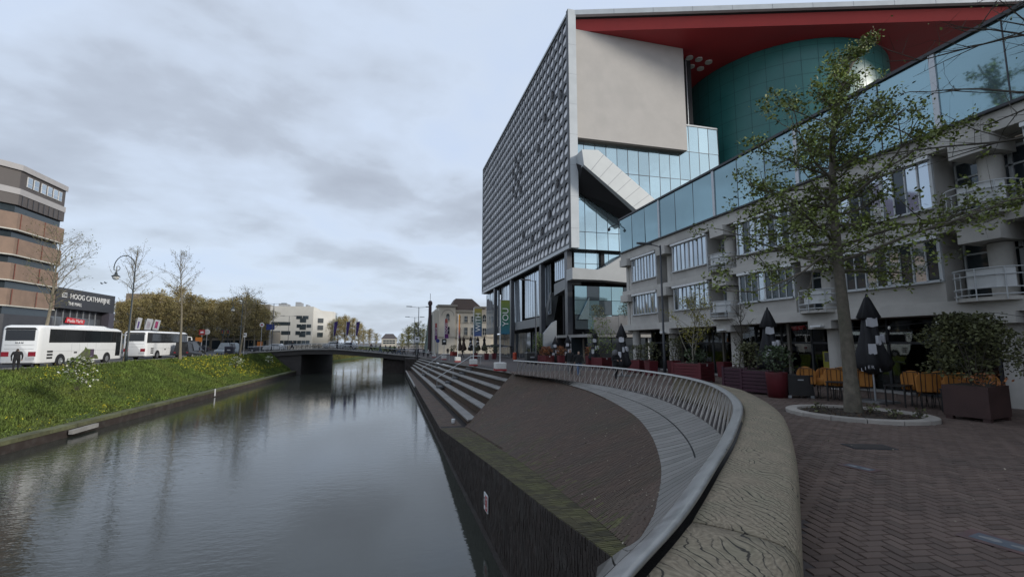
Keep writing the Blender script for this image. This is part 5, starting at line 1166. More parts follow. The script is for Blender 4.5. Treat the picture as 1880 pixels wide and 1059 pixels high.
for i, (u, ps, j, tr, lab) in enumerate(bw):
    y = 98.9 + (i % 3) * .5; x = px(u, 640, y=y).x; person(lab, (x, y, lerp_tab(BT, x)), R(90 if i % 2 else -90), ps, j, tr, h=1.74 + .04 * (i % 4), group='pedestrians on the bridge').scale.y *= 1.55
for i, (u, v, j, lab) in enumerate(((764, 655, 'black', 'person in black waiting at the right end of the bridge'), (778, 654, 'grey', 'person in grey near the foot of the street lamp'), (786, 657, 'white', 'person in white at the top of the steps'), (768, 652, 'navy', 'person in navy behind the bridge railing'), (822, 652, 'black', 'person in black by the cream house'), (829, 651, 'olive', 'person in olive by the cream house'), (849, 656, 'black', 'person in black between the flagpoles'))):
    p = gp(u, v); person(lab, p, R(40 * i), ('walk', 'stand', 'stride')[i % 3], j, 'black', group='people near the bridge end')
# bicycles on the bridge
def bicycle(label, loc, rz, group):
    b = thing('bicycle', label, 'bicycle', loc, rz, group)
    for y in (-.53, .53):
        w = MB().tube([(0, y + .33 * math.cos(a), .34 + .33 * math.sin(a)) for a in [i * math.tau / 14 for i in range(15)]], .02, 4).build('wheel', tyre, b)
        mb = MB()
        for i in range(4): a = i * math.pi / 4; mb.tube([(0, y + .31 * math.cos(a), .34 + .31 * math.sin(a)), (0, y - .31 * math.cos(a), .34 - .31 * math.sin(a))], .004, 3)
        mb.build('spokes', alu, w)
    mb = MB(); A, B, C_, D, F_ = (0, -.53, .34), (0, -.1, .32), (0, -.2, .82), (0, .38, .85), (0, .53, .34)
    for a, c in ((A, B), (A, C_), (B, C_), (B, D), (C_, D), (D, F_)): mb.tube([a, c], .018, 5)
    mb.build('frame', dkc, b); MB().tube([(-.27, .28, 1.02), (0, .4, 1.04), (.27, .28, 1.02)], .014, 5).build('handlebar', alu, b); MB().loft([[(-.02, -.02, .95), (.02, -.02, .95), (.02, -.02, .98), (-.02, -.02, .98)], [(-.09, -.3, .95), (.09, -.3, .95), (.09, -.3, 1.0), (-.09, -.3, 1.0)]]).build('saddle', dkp, b)
    MB().tube([C_, (0, -.22, .96)], .014, 5).build('seat_post', alu, b); return b
b0 = None; bu = [522, 529, 545, 552, 560, 568, 577, 586, 595, 604, 628, 636, 652, 661, 670]
for i, u in enumerate(bu):
    y = 98.7 + (i % 2) * .25; x = px(u, 640, y=y).x; lab = 'bicycle leaning on the bridge railing, ' + POS[i].replace(' from left', '') + ' from the left end' if i < 14 else 'bicycle leaning on the bridge railing, farthest right of the row'
    if b0 is None: b0 = bicycle(lab, (x, y, lerp_tab(BT, x)), R(82), 'bicycles along the bridge railing')
    else: place(copy_tree(b0), (x, y, lerp_tab(BT, x)), R(80 + (i * 37) % 20), lab)
for i, (u, y, j) in enumerate(((690, 103, 'black'), (737, 101.5, 'navy'))):
    x = px(u, 640, y=y).x; z = lerp_tab(BT, x); lab = ('cyclist in black riding over the bridge', 'cyclist in navy at the right end of the bridge')[i]
    place(copy_tree(b0), (x, y, z), R(90), 'bicycle ridden by the ' + lab.replace(' riding over the bridge', ' on the bridge')); person(lab, (x, y, z + .05), R(90), 'cycle', j, 'black', group='cyclists')

# ================================================================== STREET FURNITURE
def grad_mat(name, stops):
    m = bpy.data.materials.new(name); m.use_nodes = True; t = m.node_tree; tc = N('ShaderNodeTexCoord', t); sp = N('ShaderNodeSeparateXYZ', t); t.links.new(tc.outputs['Generated'], sp.inputs[0])
    b = t.nodes['Principled BSDF']; b.inputs['Roughness'].default_value = .8; t.links.new(ramp(t, sp.outputs[2], stops), b.inputs['Base Color']); return m
bn1 = grad_mat('banner_green', [(0, (.03, .14, .22)), (.45, (.045, .17, .10)), (1, (.20, .24, .04))]); bn2 = grad_mat('banner_yellow_blue', [(0, (.05, .08, .24)), (.5, (.09, .17, .17)), (1, (.28, .22, .03))])
bn3 = grad_mat('banner_purple', [(0, (.09, .02, .14)), (.55, (.22, .03, .12)), (1, (.42, .10, .05))]); bn4 = grad_mat('banner_orange', [(0, (.06, .03, .1)), (.4, (.4, .14, .05)), (1, (.45, .25, .05))])
polew = M('pole_white', (.66, .66, .65), .5, .05); redstrip = M('red_strip', (.35, .03, .035), .6, .1); blockw = M('block_white', (.62, .61, .58), .75, .1, 3, .2, 30)
def flag(u, vb, vt, vbot, wpx, m, txt, label, narrow=0, bw=.36):
    p = gp(u, vb); f = thing('banner_pole', label, 'banner', p, 0, 'banners along the top of the steps'); d = pj(p)[2]; s = d / FOC; zt = px(u, vt, y=p.y).z - p.z; zb = px(u, vbot, y=p.y).z - p.z; w = wpx * s
    MB().box(-bw, bw, -bw, bw, .12, .62).build('base_block', blockw, f); MB().box(-bw - .005, bw + .005, -bw - .005, bw + .005, 0, .12).build('red_strip', redstrip, f)
    bv = f.children[0].modifiers.new('round', 'BEVEL'); bv.width = .06; bv.segments = 2
    MB().tube([(0, 0, .6), (0, 0, zt + .05)], .04, 8).build('pole', polew, f); MB().tube([(0, 0, zt), (w + .05, -.05, zt)], .018, 5).build('arm', alu, f)
    nx, nz = 5, 10; grid = []
    for j in range(nz + 1):
        z = zb + (zt - zb) * j / nz; grid.append([(.06 + w * i / nx * (1 - narrow * (j / nz)), -.05 * i / nx + .05 * math.sin(i * 1.3 + j * .7 + u) * (i / nx) * (1 - j / nz * .6), z) for i in range(nx + 1)])
    c = MB().loft(grid, cap=False, closed=False).build('banner_cloth', m, f, True)
    if txt: text('lettering', txt, min(w * .95, (zt - zb) / (len(txt) * .75)), wl, f, frame_m((.06 + w * .5 * (1 - narrow * .4), -.13, zb + (zt - zb) * .5), (0, 0, 1), (-1, 0, 0)), .004)
    return f
flag(918, 680, 551, 613, 17, bn1, 'YOU', 'green and yellow banner reading YOU on a white pole', bw=.42)
flag(869, 671, 566, 617, 14, bn2, 'WITH', 'yellow and blue banner reading WITH on a white pole')
flag(840, 664, 577, 620, 3, bn4, '', 'narrow orange banner seen edge-on, on a white pole'); flag(815, 660, 585, 621, 7, bn3, 'ROCISI', 'purple and red banner in front of the cream house tower', .35); flag(797, 656, 593, 624, 5, bn3, 'ROCISI', 'farthest purple banner beside the green-sided building', .3)
def lamp(label, p, h, arm, m=darkmetal, two=False, group=None, head=.55, name='street_lamp'):
    l = thing(name, label, 'street lamp', p, 0, group); MB().tube([(0, 0, 0), (0, 0, 1.2), (0, 0, 1.25), (0, 0, h)], [.11, .1, .08, .055], 10).build('pole', m, l, True)
    for s in ((-1, 1) if two else (-1,)):
        MB().tube([(0, 0, h - .12), (s * arm * .5, 0, h - .02), (s * arm * .8, 0, h)], .03, 6).build('arm', m, l)
        MB().loft([[(s * (arm * .6 + head * a * 2), w * c, h + z + .02) for c, z in ((-1, 0), (-.6, .09), (.6, .09), (1, 0), (.7, -.03), (-.7, -.03))] for a, w in ((0, .05), (.3, .17), (.7, .19), (1, .06))]).build('lamp_head', m, l)
    return l
lamp('tall dark street lamp in front of the concrete building', px(1221, 689, z=0), 8.7, 1.1)
p = gp(981, 664); lamp('dark street lamp in front of the concert hall columns', (14.6, 46, pz(46)), 8.7, .9)
p = px(767, 652, y=84); lamp('double-armed street lamp at the right end of the bridge', (p.x, 84, pz(84)), px(767, 564, y=84).z + .7, 2.0, two=True, group='double-armed street lamps', head=.5)
p = px(760, 650, y=110); lamp('farther double-armed street lamp behind the bridge end', (p.x, 110, -.8), px(760, 582, y=110).z + .8, 2.0, two=True, group='double-armed street lamps', head=.5)
p = px(498, 644, y=101); lamp('double-armed street lamp at the left end of the bridge', (p.x, 101, .3), px(504, 557, y=101).z - .3, 2.2, two=True, group='double-armed street lamps', head=.5)
p = px(528, 640, y=150); lamp('small double-armed lamp before the cream white office', (p.x, 150, 0), px(528, 580, y=150).z, 2.2, two=True, group='double-armed street lamps', head=.6)
def swan_lamp(label, p, h):
    l = thing('swan_neck_lamp', label, 'street lamp', p, 0, 'swan-neck street lamps'); m = M('lamp_green', (.03, .042, .05), .5, .15)
    MB().tube([(0, 0, 0), (0, 0, 1.0), (0, 0, 1.1), (.05, 0, h * .88)], [.14, .12, .08, .055], 10).build('pole', m, l, True)
    r = h * .085; pts = [(.05 - r + r * math.cos(a), 0, h * .88 + r * math.sin(a) * 1.35) for a in [math.pi * i / 12 for i in range(13)]]; c = (.05 - 2 * r + .32, 0, h * .88 - .05)
    sp = [(c[0] - (.42 - .033 * i) * math.cos(i * .62), 0, c[2] - (.42 - .033 * i) * math.sin(i * .62)) for i in range(12)]
    MB().tube(pts + sp[1:], [.045] * len(pts) + [.04 - .0018 * i for i in range(11)], 6).build('swan_neck', m, l, True)
    x = .05 - 2 * r + .25; z = h * .88 - .5
    MB().tube([(x, 0, z + .5), (x, 0, z)], .035, 5).build('hanger', m, l); MB().lathe([(.06, 0), (.12, -.15), (.17, -.35), (.42, -.5), (.4, -.54)], (x, 0, z), 14).build('lamp_shade', m, l, True); MB().lathe([(.34, -.54), (.3, -.74), (.16, -.9), (.02, -.93)], (x, 0, z), 12).build('globe', M('lamp_globe', (.6, .62, .62), .2, .05), l, True)
p = px(231, 664, z=.05); swan_lamp('swan-neck street lamp between the two coaches', p, 11.8)
p = px(439, 652, z=.05); swan_lamp('farther swan-neck street lamp by the bridge', p, 9.8)
# tall flags, white sign banners
purple = M('flag_purple', (.06, .035, .16), .8, .25, 2)
for i, u in enumerate((611, 634, 652)):
    f = thing('flagpole', POS[i] + ' of three tall poles with purple flags beyond the bridge', 'flagpole', (px(u, 640, y=132).x, 132, 0), 0, 'purple flags'); h = px(u, 589, y=132).z
    MB().tube([(0, 0, 0), (0, 0, h)], [.1, .05], 6).build('pole', alu, f)
    MB().loft([[(.08, 0, h - .3), (1.0, .1, h - .1)], [(.08, 0, h - 1.4), (.85, .2, h - 1.3)], [(.08, 0, h - 2.6), (.6, -.1, h - 2.9)], [(.08, 0, h - 3.8), (.35, .1, h - 4.1)]], cap=False, closed=False).build('flag_cloth', purple, f)
for i, (u0, u1, v0, v1, c) in enumerate(((247, 258, 584, 605, (.13, .06, .3)), (264, 278, 586, 605, (.55, .5, .53)), (279, 292, 588, 605, (.5, .08, .2)))):
    a, b_ = px(u0, v1, y=97), px(u1, v0, y=97); f = thing('sign_banner', ('leftmost', 'middle', 'right, pink-marked')[i] + ' white banner sign standing behind the farther coach', 'banner', (a.x, 97, 0), 0, 'white banners behind the coach')
    MB().tube([(0, 0, 0), (.1, 0, b_.z)], .05, 5).build('pole', alu, f); MB().prism([(.05, 0, a.z), (b_.x - a.x, 0, a.z - .1), (b_.x - a.x + .3, 0, b_.z), (.35, 0, b_.z + .15)], (0, .04, 0)).build('panel', white, f)
    MB().prism([(.35, -.02, a.z + .3), (b_.x - a.x - .2, -.02, a.z + .25), (b_.x - a.x - .05, -.02, a.z + 1.4), (.5, -.02, a.z + 1.5)], (0, .015, 0)).build('print', M('banner_print_%d' % i, c, .7, .3, 2), f)
# junction clutter: signs, signals, container
def post_sign(label, u, vb, vt, shape, m, w, y=None, mark=None, name='road_sign', cat='sign'):
    p = px(u, vb, z=0) if y is None else Vector((px(u, vb, y=y).x, y, 0)); s = thing(name, label, cat, p); zt = px(u, vt, y=p.y).z
    MB().tube([(0, 0, 0), (0, 0, zt)], .05, 6).build('post', alu, s)
    if shape == 'round': o = MB().lathe([(w, 0), (w, .04)], (0, 0, 0), 18).build('sign_plate', m, s); o.rotation_euler = (math.pi / 2, 0, 0); o.location = (0, -.06, zt - w)
    else: MB().box(-w, w, -.1, -.06, zt - 2 * w * shape, zt).build('sign_plate', m, s)
    if mark: MB().box(-w * .5, w * .5, -.115, -.102, zt - 1.3 * w, zt - .7 * w).build('symbol', mark, s)
    return s
so_ = M('sign_orange', (.5, .16, .02), .5, .1); sb = M('sign_blue', (.02, .04, .2), .5, .1)
post_sign('red square road sign at the junction', 368, 652, 605, 1.0, redstrip, .45, 92, white); post_sign('round pale road sign beside the red square sign', 377, 652, 604, 'round', blockw, .5, 92.6); post_sign('orange roadworks sign at the junction', 363, 652, 619, .8, so_, .5, 90)
post_sign('orange and white barrier sign right of the grey van', 476, 650, 627, 1.0, so_, .5, 105); post_sign('round red-rimmed road sign left of the bridge', 478, 646, 592, 'round', white, .42, 100, redstrip); post_sign('blue road sign on the pole at the left bridge end', 494, 645, 595, .75, sb, .75, 101.5)
post_sign('small white sign on the post by the waste container', 447, 650, 611, 1.2, white, .3, 88, darkmetal); post_sign('blue round sign in front of the cream house', 803, 655, 622, 'round', sb, .3, 75); post_sign('dark information sign near the cream house', 815, 655, 622, 1.3, blackmetal, .35, 72, white)
post_sign('square white sign on the lamp post at the bridge end', 765, 652, 618, 1.2, white, .4, 83, blackmetal)
for i, (u, y) in enumerate(((407, 96), (417, 99))):
    x = px(u, 640, y=y).x; s = thing('traffic_light', ('left', 'right')[i] + ' one of two traffic lights behind the grey van', 'traffic light', (x, y, 0), 0, 'traffic lights'); z = px(u, 614, y=y).z
    MB().tube([(0, 0, 0), (0, 0, z)], .06, 6).build('post', darkmetal, s); MB().box(-.2, .2, -.2, .1, z - .2, z + .9).build('signal_box', blackmetal, s)
    for k in range(3): o = MB().lathe([(.1, 0), (.1, .05)], (0, 0, 0), 10).build('lens', (redstrip, so_, M('lens_green', (.02, .1, .05), .4, .1))[2 - k], s); o.location = (0, -.2, z + k * .3); o.rotation_euler = (math.pi / 2, 0, 0)
def container(label, p, w, d, h, m, name='waste_container', rz=0):
    c = thing(name, label, 'container', p, rz); MB().loft([[(-w * k, -d * k, z), (w * k, -d * k, z), (w * k, d * k, z), (-w * k, d * k, z)] for k, z in ((.46, 0), (.5, .05), (.5, h * .85))]).build('body', m, c); MB().loft([[(-w * k, -d * k, z), (w * k, -d * k, z), (w * k, d * k, z), (-w * k, d * k, z)] for k, z in ((.53, h * .85), (.53, h * .92), (.42, h))]).build('lid', m, c); box('hatch', alu, c, -w * .2, w * .2, -d * .5 - .012, -d * .5 - .002, h * .5, h * .62); return c
container('black waste container on the left pavement', px(421, 651, z=.05), 1.3, 1.0, 1.45, M('bin_navy', (.015, .016, .03), .5, .1))
container('black waste bin with a lid behind the far end of the railing', gp(975, 667), 1.2, 1.0, 1.25, M('bin_black', (.02, .022, .024), .5, .1))
p = gp(945, 660); s = thing('red_pillar', 'short orange-red pillar left of the waste bin', 'pillar', p); MB().lathe([(.3, 0), (.3, 1.0), (.22, 1.08)], n=14).build('body', M('pillar_red', (.45, .07, .03), .5, .1), s); MB().lathe([(.31, .6), (.31, .7)], n=14, cap=False).build('ring', redstrip, s)

# planters
redp = M('planter_red', (.11, .014, .02), .55, .2, 2, .1, 30); mar = M('planter_maroon', (.045, .011, .024), .5, .2, 2, .1, 30); cort = M('planter_corten', (.05, .024, .021), .7, .3, 2, .4, 40, stain=((.045, .025, .022), 1, .5)); edge_m = M('slat_edge', (.22, .12, .13), .6, .1)
def slat_planter(label, p, w, d, h, m, rz, n=6, group=None):
    t = thing('slatted_planter', label, 'planter', p, rz, group); MB().box(-w / 2 + .04, w / 2 - .04, -d / 2 + .04, d / 2 - .04, .06, h - .08).build('liner', m, t)
    for sx, sy in ((-1, -1), (1, -1), (1, 1), (-1, 1)): MB().box(sx * w / 2 - .05, sx * w / 2 + .05, sy * d / 2 - .05, sy * d / 2 + .05, 0, h).build('corner_post', m, t)
    ph = (h - .12) / n
    for i in range(n):
        z = .1 + i * ph
        for s in (-1, 1): MB().box(-w / 2 + .05, w / 2 - .05, s * d / 2 - .03, s * d / 2 + .03, z, z + ph - .03).build('slat', m, t); MB().box(s * w / 2 - .03, s * w / 2 + .03, -d / 2 + .05, d / 2 - .05, z, z + ph - .03).build('slat', m, t)
    MB().box(-w / 2 + .05, w / 2 - .05, -d / 2 + .05, d / 2 - .05, h - .1, h - .05).build('soil', soil, t); MB().box(-.06, .06, -d / 2 - .045, -d / 2 - .031, h - .2, h - .08).build('tag', whitemetal, t); return t
def pot(label, p, r, h, m, group=None, square=False):
    t = thing('tall_pot', label, 'planter', p, 0, group); n = 4 if square else 20
    o = MB().lathe([(r * .86, 0), (r, h * .98), (r, h), (r * .9, h), (r * .88, h - .1)], n=n).build('pot_body', m, t, not square); MB().lathe([(r * .88, h - .1), (.01, h - .07)], n=n, cap=False).build('soil', soil, t)
    if square: o.rotation_euler.z = math.pi / 4
    return t
leafd = M('dark_leaf', (.045, .07, .028), .55, .35, 2, island=.45); leafo = M('olive_leaf', (.085, .09, .035), .6, .35, 1.5, island=.45); leafy = M('fresh_leaf', (.15, .21, .035), .6, .3, 1.5, island=.4); leafyy = M('yellow_leaf', (.27, .25, .04), .6, .3, 1.5, island=.35); leafr = M('rust_leaf', (.24, .09, .03), .6, .35, 2, island=.4)
G = 'planters along the cafe terraces'
q = Vector((16.2, 22.5, 0)); slat_planter('red slatted planter holding the yellow-green multi-stem tree', q, 1.55, 1.55, 1.08, redp, R(28), 6, G)
w5, l5 = tree_mesh(41, 3.4, .035, .2, 1.7, 16, 1500, .10, (.4, .1), lambda k: .4 + .6 * math.sin(min(1, k * 1.1) * 3.0), 1.0, 6, 4); w5.tube([(0, 0, 0), (-.5, .1, 1.2), (-.9, .1, 2.3)], [.03, .025, .01], 6); w5.tube([(0, 0, 0), (.25, -.1, 1.3), (.5, -.1, 2.4)], [.03, .025, .01], 6)
make_tree('yellow-green multi-stem tree in the red slatted planter', q + Vector((0, 0, .95)), w5, l5, M('pale_bark', (.22, .2, .16), .8, .2), leafyy, name='planter_tree'); shrub('low green plants around the stems in the red planter', q + Vector((.1, 0, .98)), 51, .8, 1.3, 500, .13, leafd)
q = px(1394, 724, z=0) + Vector((.45, .35, 0)); slat_planter('dark maroon slatted planter nearest the railing', q, 1.12, 1.12, 1.02, mar, R(22), 6, G); shrub('airy shrub in the dark maroon planter', q + Vector((-.1, .6, .95)), 52, 1.2, 1.3, 700, .12, leafo)
q2 = q + Vector((.3, 1.5, 0)); slat_planter('dark maroon slatted planter behind the nearest one', q2, 1.1, 1.1, 1.05, mar, R(22), 6, G)
w6, l6 = tree_mesh(43, 3.0, .03, .2, 1.1, 12, 80, .08, (.2, 0), None, .9, 5, 4); make_tree('thin bare sapling in the maroon planters', q2 + Vector((0, 0, .9)), w6, l6, bark_d, leafo, name='planter_tree')
q = px(1430, 731, z=0) + Vector((.25, .3, 0)); pot('round dark red pot beside the maroon planter', q, .40, .98, redp, G); shrub('green leafy shrub in the round dark red pot', q + Vector((0, 0, .9)), 53, 1.1, 1.25, 1000, .13, leafd, flowers=(blos, 14, .08))
q = px(1466, 731, z=0) + Vector((.3, .3, 0)); cb = thing('storage_box', 'black storage box beside the round red pot', 'box', q, R(-25)); MB().box(-.45, .45, -.32, .32, .1, .82).build('body', M('box_black', (.022, .021, .021), .5, .2), cb); MB().box(-.47, .47, -.34, .34, .82, .88).build('lid', MATS['box_black'], cb); box('handle', alu, cb, -.1, .1, -.345, -.33, .68, .72)
for sx in (-1, 1): box('foot', alu, cb, sx * .4 - .06, sx * .4 + .06, -.3, .3, 0, .1)
bp_ = thing('corten_planter', 'large rusty brown planter box at the right edge', 'planter', (16.15, 9.65, 0), R(10)); MB().box(-.62, .62, -.5, .5, .1, .95).build('box_body', cort, bp_); MB().box(-.55, .55, -.44, .44, .951, .96).build('soil', soil, bp_)
for sx, sy in ((-1, -1), (1, -1), (1, 1), (-1, 1)): MB().box(sx * .52 - .08, sx * .52 + .08, sy * .4 - .08, sy * .4 + .08, 0, .1).build('foot', cort, bp_)
shrub('dense olive green bamboo bush in the rusty brown planter', (16.3, 9.7, .9), 61, 2.1, 2.1, 7500, .10, M('bamboo_leaf', (.075, .082, .03), .65, .35, 1.5, island=.5)); shrub('rust coloured low plants at the foot of the bamboo', (16.0, 9.3, .92), 62, .35, 1.0, 110, .10, leafr)
pl = [(1196, 689, 'pot', redp, 'red square pot right of the pair of standing people', leafo, 1.3, 1.2), (1172, 684, 'slat', redp, 'red slatted planter behind the hooded person', leafo, 1.1, 1.1), (1331, 692, 'pot', redp, 'slim red pot at the foot of a timber post', None, 0, 0), (1105, 676, 'slat', redp, 'red slatted planter with a fresh green tree', leafy, 3.2, 2.4), (1083, 671, 'pot', redp, 'red pot with low plants left of the fresh green tree', leafr, .9, .9),
      (1003, 668, 'slat', redp, 'red slatted planter behind the railing, with rust plants', leafr, 1.0, 1.5), (992, 666, 'slat', redp, 'red slatted planter with a bright green shrub near the columns', leafy, 2.6, 1.9), (1030, 669, 'pot', redp, 'red pot with rust coloured plants under the parasols', leafr, 1.0, 1.1), (1238, 688, 'pot', redp, 'red pot with a leafy shrub beside the lamp post', leafo, 1.6, 1.4), (893, 660, 'pot', redp, 'red pot by the flat black parasol', leafo, 1.4, 1.3), (873, 658, 'pot', redp, 'red pot left of the flat black parasol', leafo, 1.5, 1.4), (833, 653, 'slat', M('planter_bright', (.3, .04, .03), .6, .2), 'bright red planter with a spiky palm in front of the house', leafo, 1.5, 1.8), (907, 659, 'pot', redp, 'red pot right of the flat black parasol', leafd, 1.5, 1.5)]
for i, (u, v, k, m, lab, lm, h, w) in enumerate(pl):
    p = gp(u, v)
    slat_planter(lab, p, 1.1, 1.1, .95, m, R(20), 5, G) if k == 'slat' else pot(lab, p, .46, .95, m, G, True)
    if lm: shrub('plants growing in the ' + lab, p + Vector((0, 0, .85)), 70 + i, h, w, int(500 * w), .13, lm)
# hanging plants on the terrace
for i, (u, v) in enumerate(((1097, 575), (1150, 568))):
    p = px(u, v, y=44.6); shrub(('left', 'right')[i] + ' dry brown-green plant on the concert hall terrace', p - Vector((0, 0, .9)), 90 + i, 1.8, 1.7, 900, .14, leafo)

# parasols (folded)
pblk = M('parasol_black', (.012, .012, .015), .75, .3, 4, .2, 30); pwht = M('parasol_white', (.55, .55, .58), .75, .1)
def parasol(label, p, h, detail=True, m=pblk, group='folded parasols', prints=True):
    t = thing('folded_parasol', label, 'parasol', p, 0, group); MB().tube([(0, 0, .05), (0, 0, h)], .035, 8).build('pole', alu, t); MB().box(-.5, .5, -.5, .5, 0, .07).build('base_plate', M('base_plate', (.2, .2, .2), .7, .1), t)
    wob = lambda k, z: 1 + .16 * math.cos(k * math.tau / 4 + z * 1.5)
    MB().lathe([(.04, h), (.09, h - .08), (.33, h - .78), (.26, h - .84), (.18, h - .86)], n=24, wob=wob).build('top_cap', m, t, True)
    MB().lathe([(.18, h - .8), (.24, h - 1.3), (.38, h - 1.9), (.55, h - 2.45), (.42, h - 2.7), (.12, h - 2.85)], n=28, wob=lambda k, z: 1 + .22 * math.cos(k * math.tau / 5 + z * 2.2)).build('folded_canopy', m, t, True)
    MB().lathe([(.05, 0), (.03, .1)], (0, 0, h), 8).build('finial', m, t)
    if prints:
        for a, z0, z1, w in ((-2.1, h - 1.15, h - .8, .17), (-1.1, h - 1.75, h - 1.4, .1), (-2.4, h - 2.15, h - 1.75, .12), (-1.8, h - 1.8, h - 1.45, .06)):
            c, s = math.cos(a), math.sin(a); r_ = .28 if z0 > h - 1.3 else .43 if z0 > h - 2 else .52; MB().prism([Vector((c * r_ - s * x, s * r_ + c * x, z)) for x, z in ((-w, z0 + .05), (0, z0), (w, z0 + .05), (w * .9, z1), (-w * .9, z1))], (-c * .12, -s * .12, 0)).build('white_print', pwht, t)
    return t
p = px(1608, 738, z=0); ps = parasol('large folded black parasol with white print beside the tree', p, 3.85)
a = math.atan2(-p.y, -p.x)
for i, ch_ in enumerate('LIER L'):
    aa = a - .5 + i * .17
    if ch_ != ' ': text('lettering', ch_, .16, pwht, ps, frame_m((.64 * math.cos(aa), .64 * math.sin(aa), 1.25 - .05 * abs(i - 2.5) + .05), (-math.sin(aa), math.cos(aa), 0), (0, 0, 1)), .004)
p = gp(1413, 722) + Vector((1.0, .9, 0)); parasol('folded black parasol behind the maroon planters', p, 3.65)
for u, v, h, lab in ((1143, 690, 3.3, 'folded black parasol next to the hooded person'), (1020, 667, 2.9, 'folded black parasol in front of the terrace, left one'), (1043, 668, 3.0, 'folded black parasol at the corner column'), (1093, 673, 3.3, 'folded black parasol behind the fresh green tree')): parasol(lab, gp(u, v), h)
pbr = M('parasol_brown', (.05, .03, .022), .8, .2)
for i, u in enumerate((844, 851, 864, 877, 889)): parasol(POS[i] + ' of the folded parasols near the cream house', gp(u, 655), px(u, 618, y=gp(u, 655).y).z - gp(u, 655).z, m=pbr if i < 2 else pblk, prints=i in (2, 3))
p = gp(912, 657); t = thing('flat_parasol', 'wide open black parasol near the YOU banner', 'parasol', p); z = 1.95
MB().loft([[(-2.6 * k, -1.6 * k, zz_), (2.6 * k, -1.6 * k, zz_), (2.6 * k, 1.6 * k, zz_), (-2.6 * k, 1.6 * k, zz_)] for k, zz_ in ((1, z), (1, z + .12), (.05, z + .5))]).build('canopy', pblk, t); MB().tube([(0, 0, 0), (0, 0, z)], .05, 6).build('pole', darkmetal, t)
for sx in (-1, 1): MB().box(sx * 1.2 - .5, sx * 1.2 + .5, -1.62, -1.6, z + .02, z + .1).build('white_print', pwht, t)

# timber posts with a string of bulbs
postm = M('timber_post', (.10, .09, .075), .85, .2, 4, .3, 30); tops = []
for i, (u, v) in enumerate(((1332, 690), (1254, 683), (1072, 668), (1455, 706))):
    p = gp(u, v); h = 3.3; tops.append(p + Vector((0, 0, h - .1))); s = thing('timber_post', ('timber post in the slim red pot', 'timber post left of the yellow-green tree', 'timber post in front of the concert hall cafe', 'timber post between the two groups of orange chairs')[i], 'post', p, 0, 'timber posts carrying the light string'); MB().box(-.07, .07, -.07, .07, 0, h).build('shaft', postm, s); MB().box(-.085, .085, -.085, .085, h, h + .03).build('cap', darkmetal, s)
order = [tops[2], tops[1], tops[0], tops[3], Vector((18.9, 10.5, 3.1)), Vector((18.8, 6, 3.1))]; ls = thing('light_string', 'string of small bulbs hanging above the cafe terraces', 'lights'); bulb = MB().lathe([(.02, .05), (.05, 0), (.045, -.06), (.01, -.09)], n=8).mesh('bulb', M('bulb_glass', (.6, .6, .56), .2, .05))
for a, b_ in zip(order, order[1:]):
    pts = [a.lerp(b_, k / 10) - Vector((0, 0, .35 * math.sin(math.pi * k / 10))) for k in range(11)]; MB().tube(pts, .008, 4, cap=False).build('cable', blackmetal, ls)
    for k in (2, 4, 6, 8): inst('bulb', bulb, ls, pts[k] - Vector((0, 0, .06)))

# chairs and tables stacked under orange covers
chm = M('chair_black', (.014, .013, .013), .45, .2, 5); org = M('cushion_orange', (.46, .19, .035), .75, .25, 3, .3, 25, stain=((.30, .10, .03), 3, .5)); prt = M('cushion_print', (.36, .26, .22), .75, .3, 8)
def chair(label, p, rz, h=.95):
    c = thing('cafe_chair', label, 'chair', p, rz, 'black cafe chairs with orange cushions'); sh = .46
    MB().box(-.22, .22, -.22, .22, sh, sh + .03).build('seat', chm, c)
    for sx in (-1, 1):
        for sy in (-1, 1): MB().tube([(sx * .2, sy * .2, sh), (sx * .23, sy * .24, 0)], .014, 5).build('leg', chm, c)
        MB().tube([(sx * .2, .2, sh), (sx * .21, .26, h + .22)], .013, 5).build('back_post', chm, c)
    for x in (-.09, .09): MB().tube([(x, .21, sh + .1), (x, .27, h + .18)], .01, 4).build('back_bar', chm, c)
    MB().tube([(-.21, .26, h + .2), (.21, .26, h + .2)], .013, 5).build('top_rail', chm, c)
    arc = [(-.31, 0), (-.33, .42)] + [(.33 * math.cos(a) * -1, .42 + .24 * math.sin(a)) for a in [math.pi * i / 8 for i in range(1, 8)]] + [(.33, .42), (.31, 0)]
    o = MB().prism([(x, .12, sh + .06 + z) for x, z in arc], (0, .07, .02)).build('cushion', org, c); bv = o.modifiers.new('soft', 'BEVEL'); bv.width = .025; bv.segments = 2
    MB().prism([(x * .55, .112, sh + .2 + z * .55) for x, z in arc], (0, .007, 0)).build('cushion_print', prt, o); return c
def table(label, p, rz):
    t = thing('cafe_table', label, 'table', p, rz, 'low black cafe tables'); MB().box(-.38, .38, -.3, .3, .68, .72).build('table_top', chm, t)
    for sx in (-1, 1):
        for sy in (-1, 1): MB().box(sx * .34 - .02, sx * .34 + .02, sy * .26 - .02, sy * .26 + .02, 0, .68).build('leg', chm, t)
    return t
c0 = None; lefts = [(16.45, 15.4), (16.55, 14.75), (16.75, 14.15), (17.0, 13.65), (15.9, 15.0), (17.5, 14.8), (16.35, 14.2)]; rights = [(17.55, 12.2), (17.7, 11.65), (17.85, 11.1), (18.0, 10.5), (17.2, 11.6), (17.45, 10.9), (18.3, 11.9)]
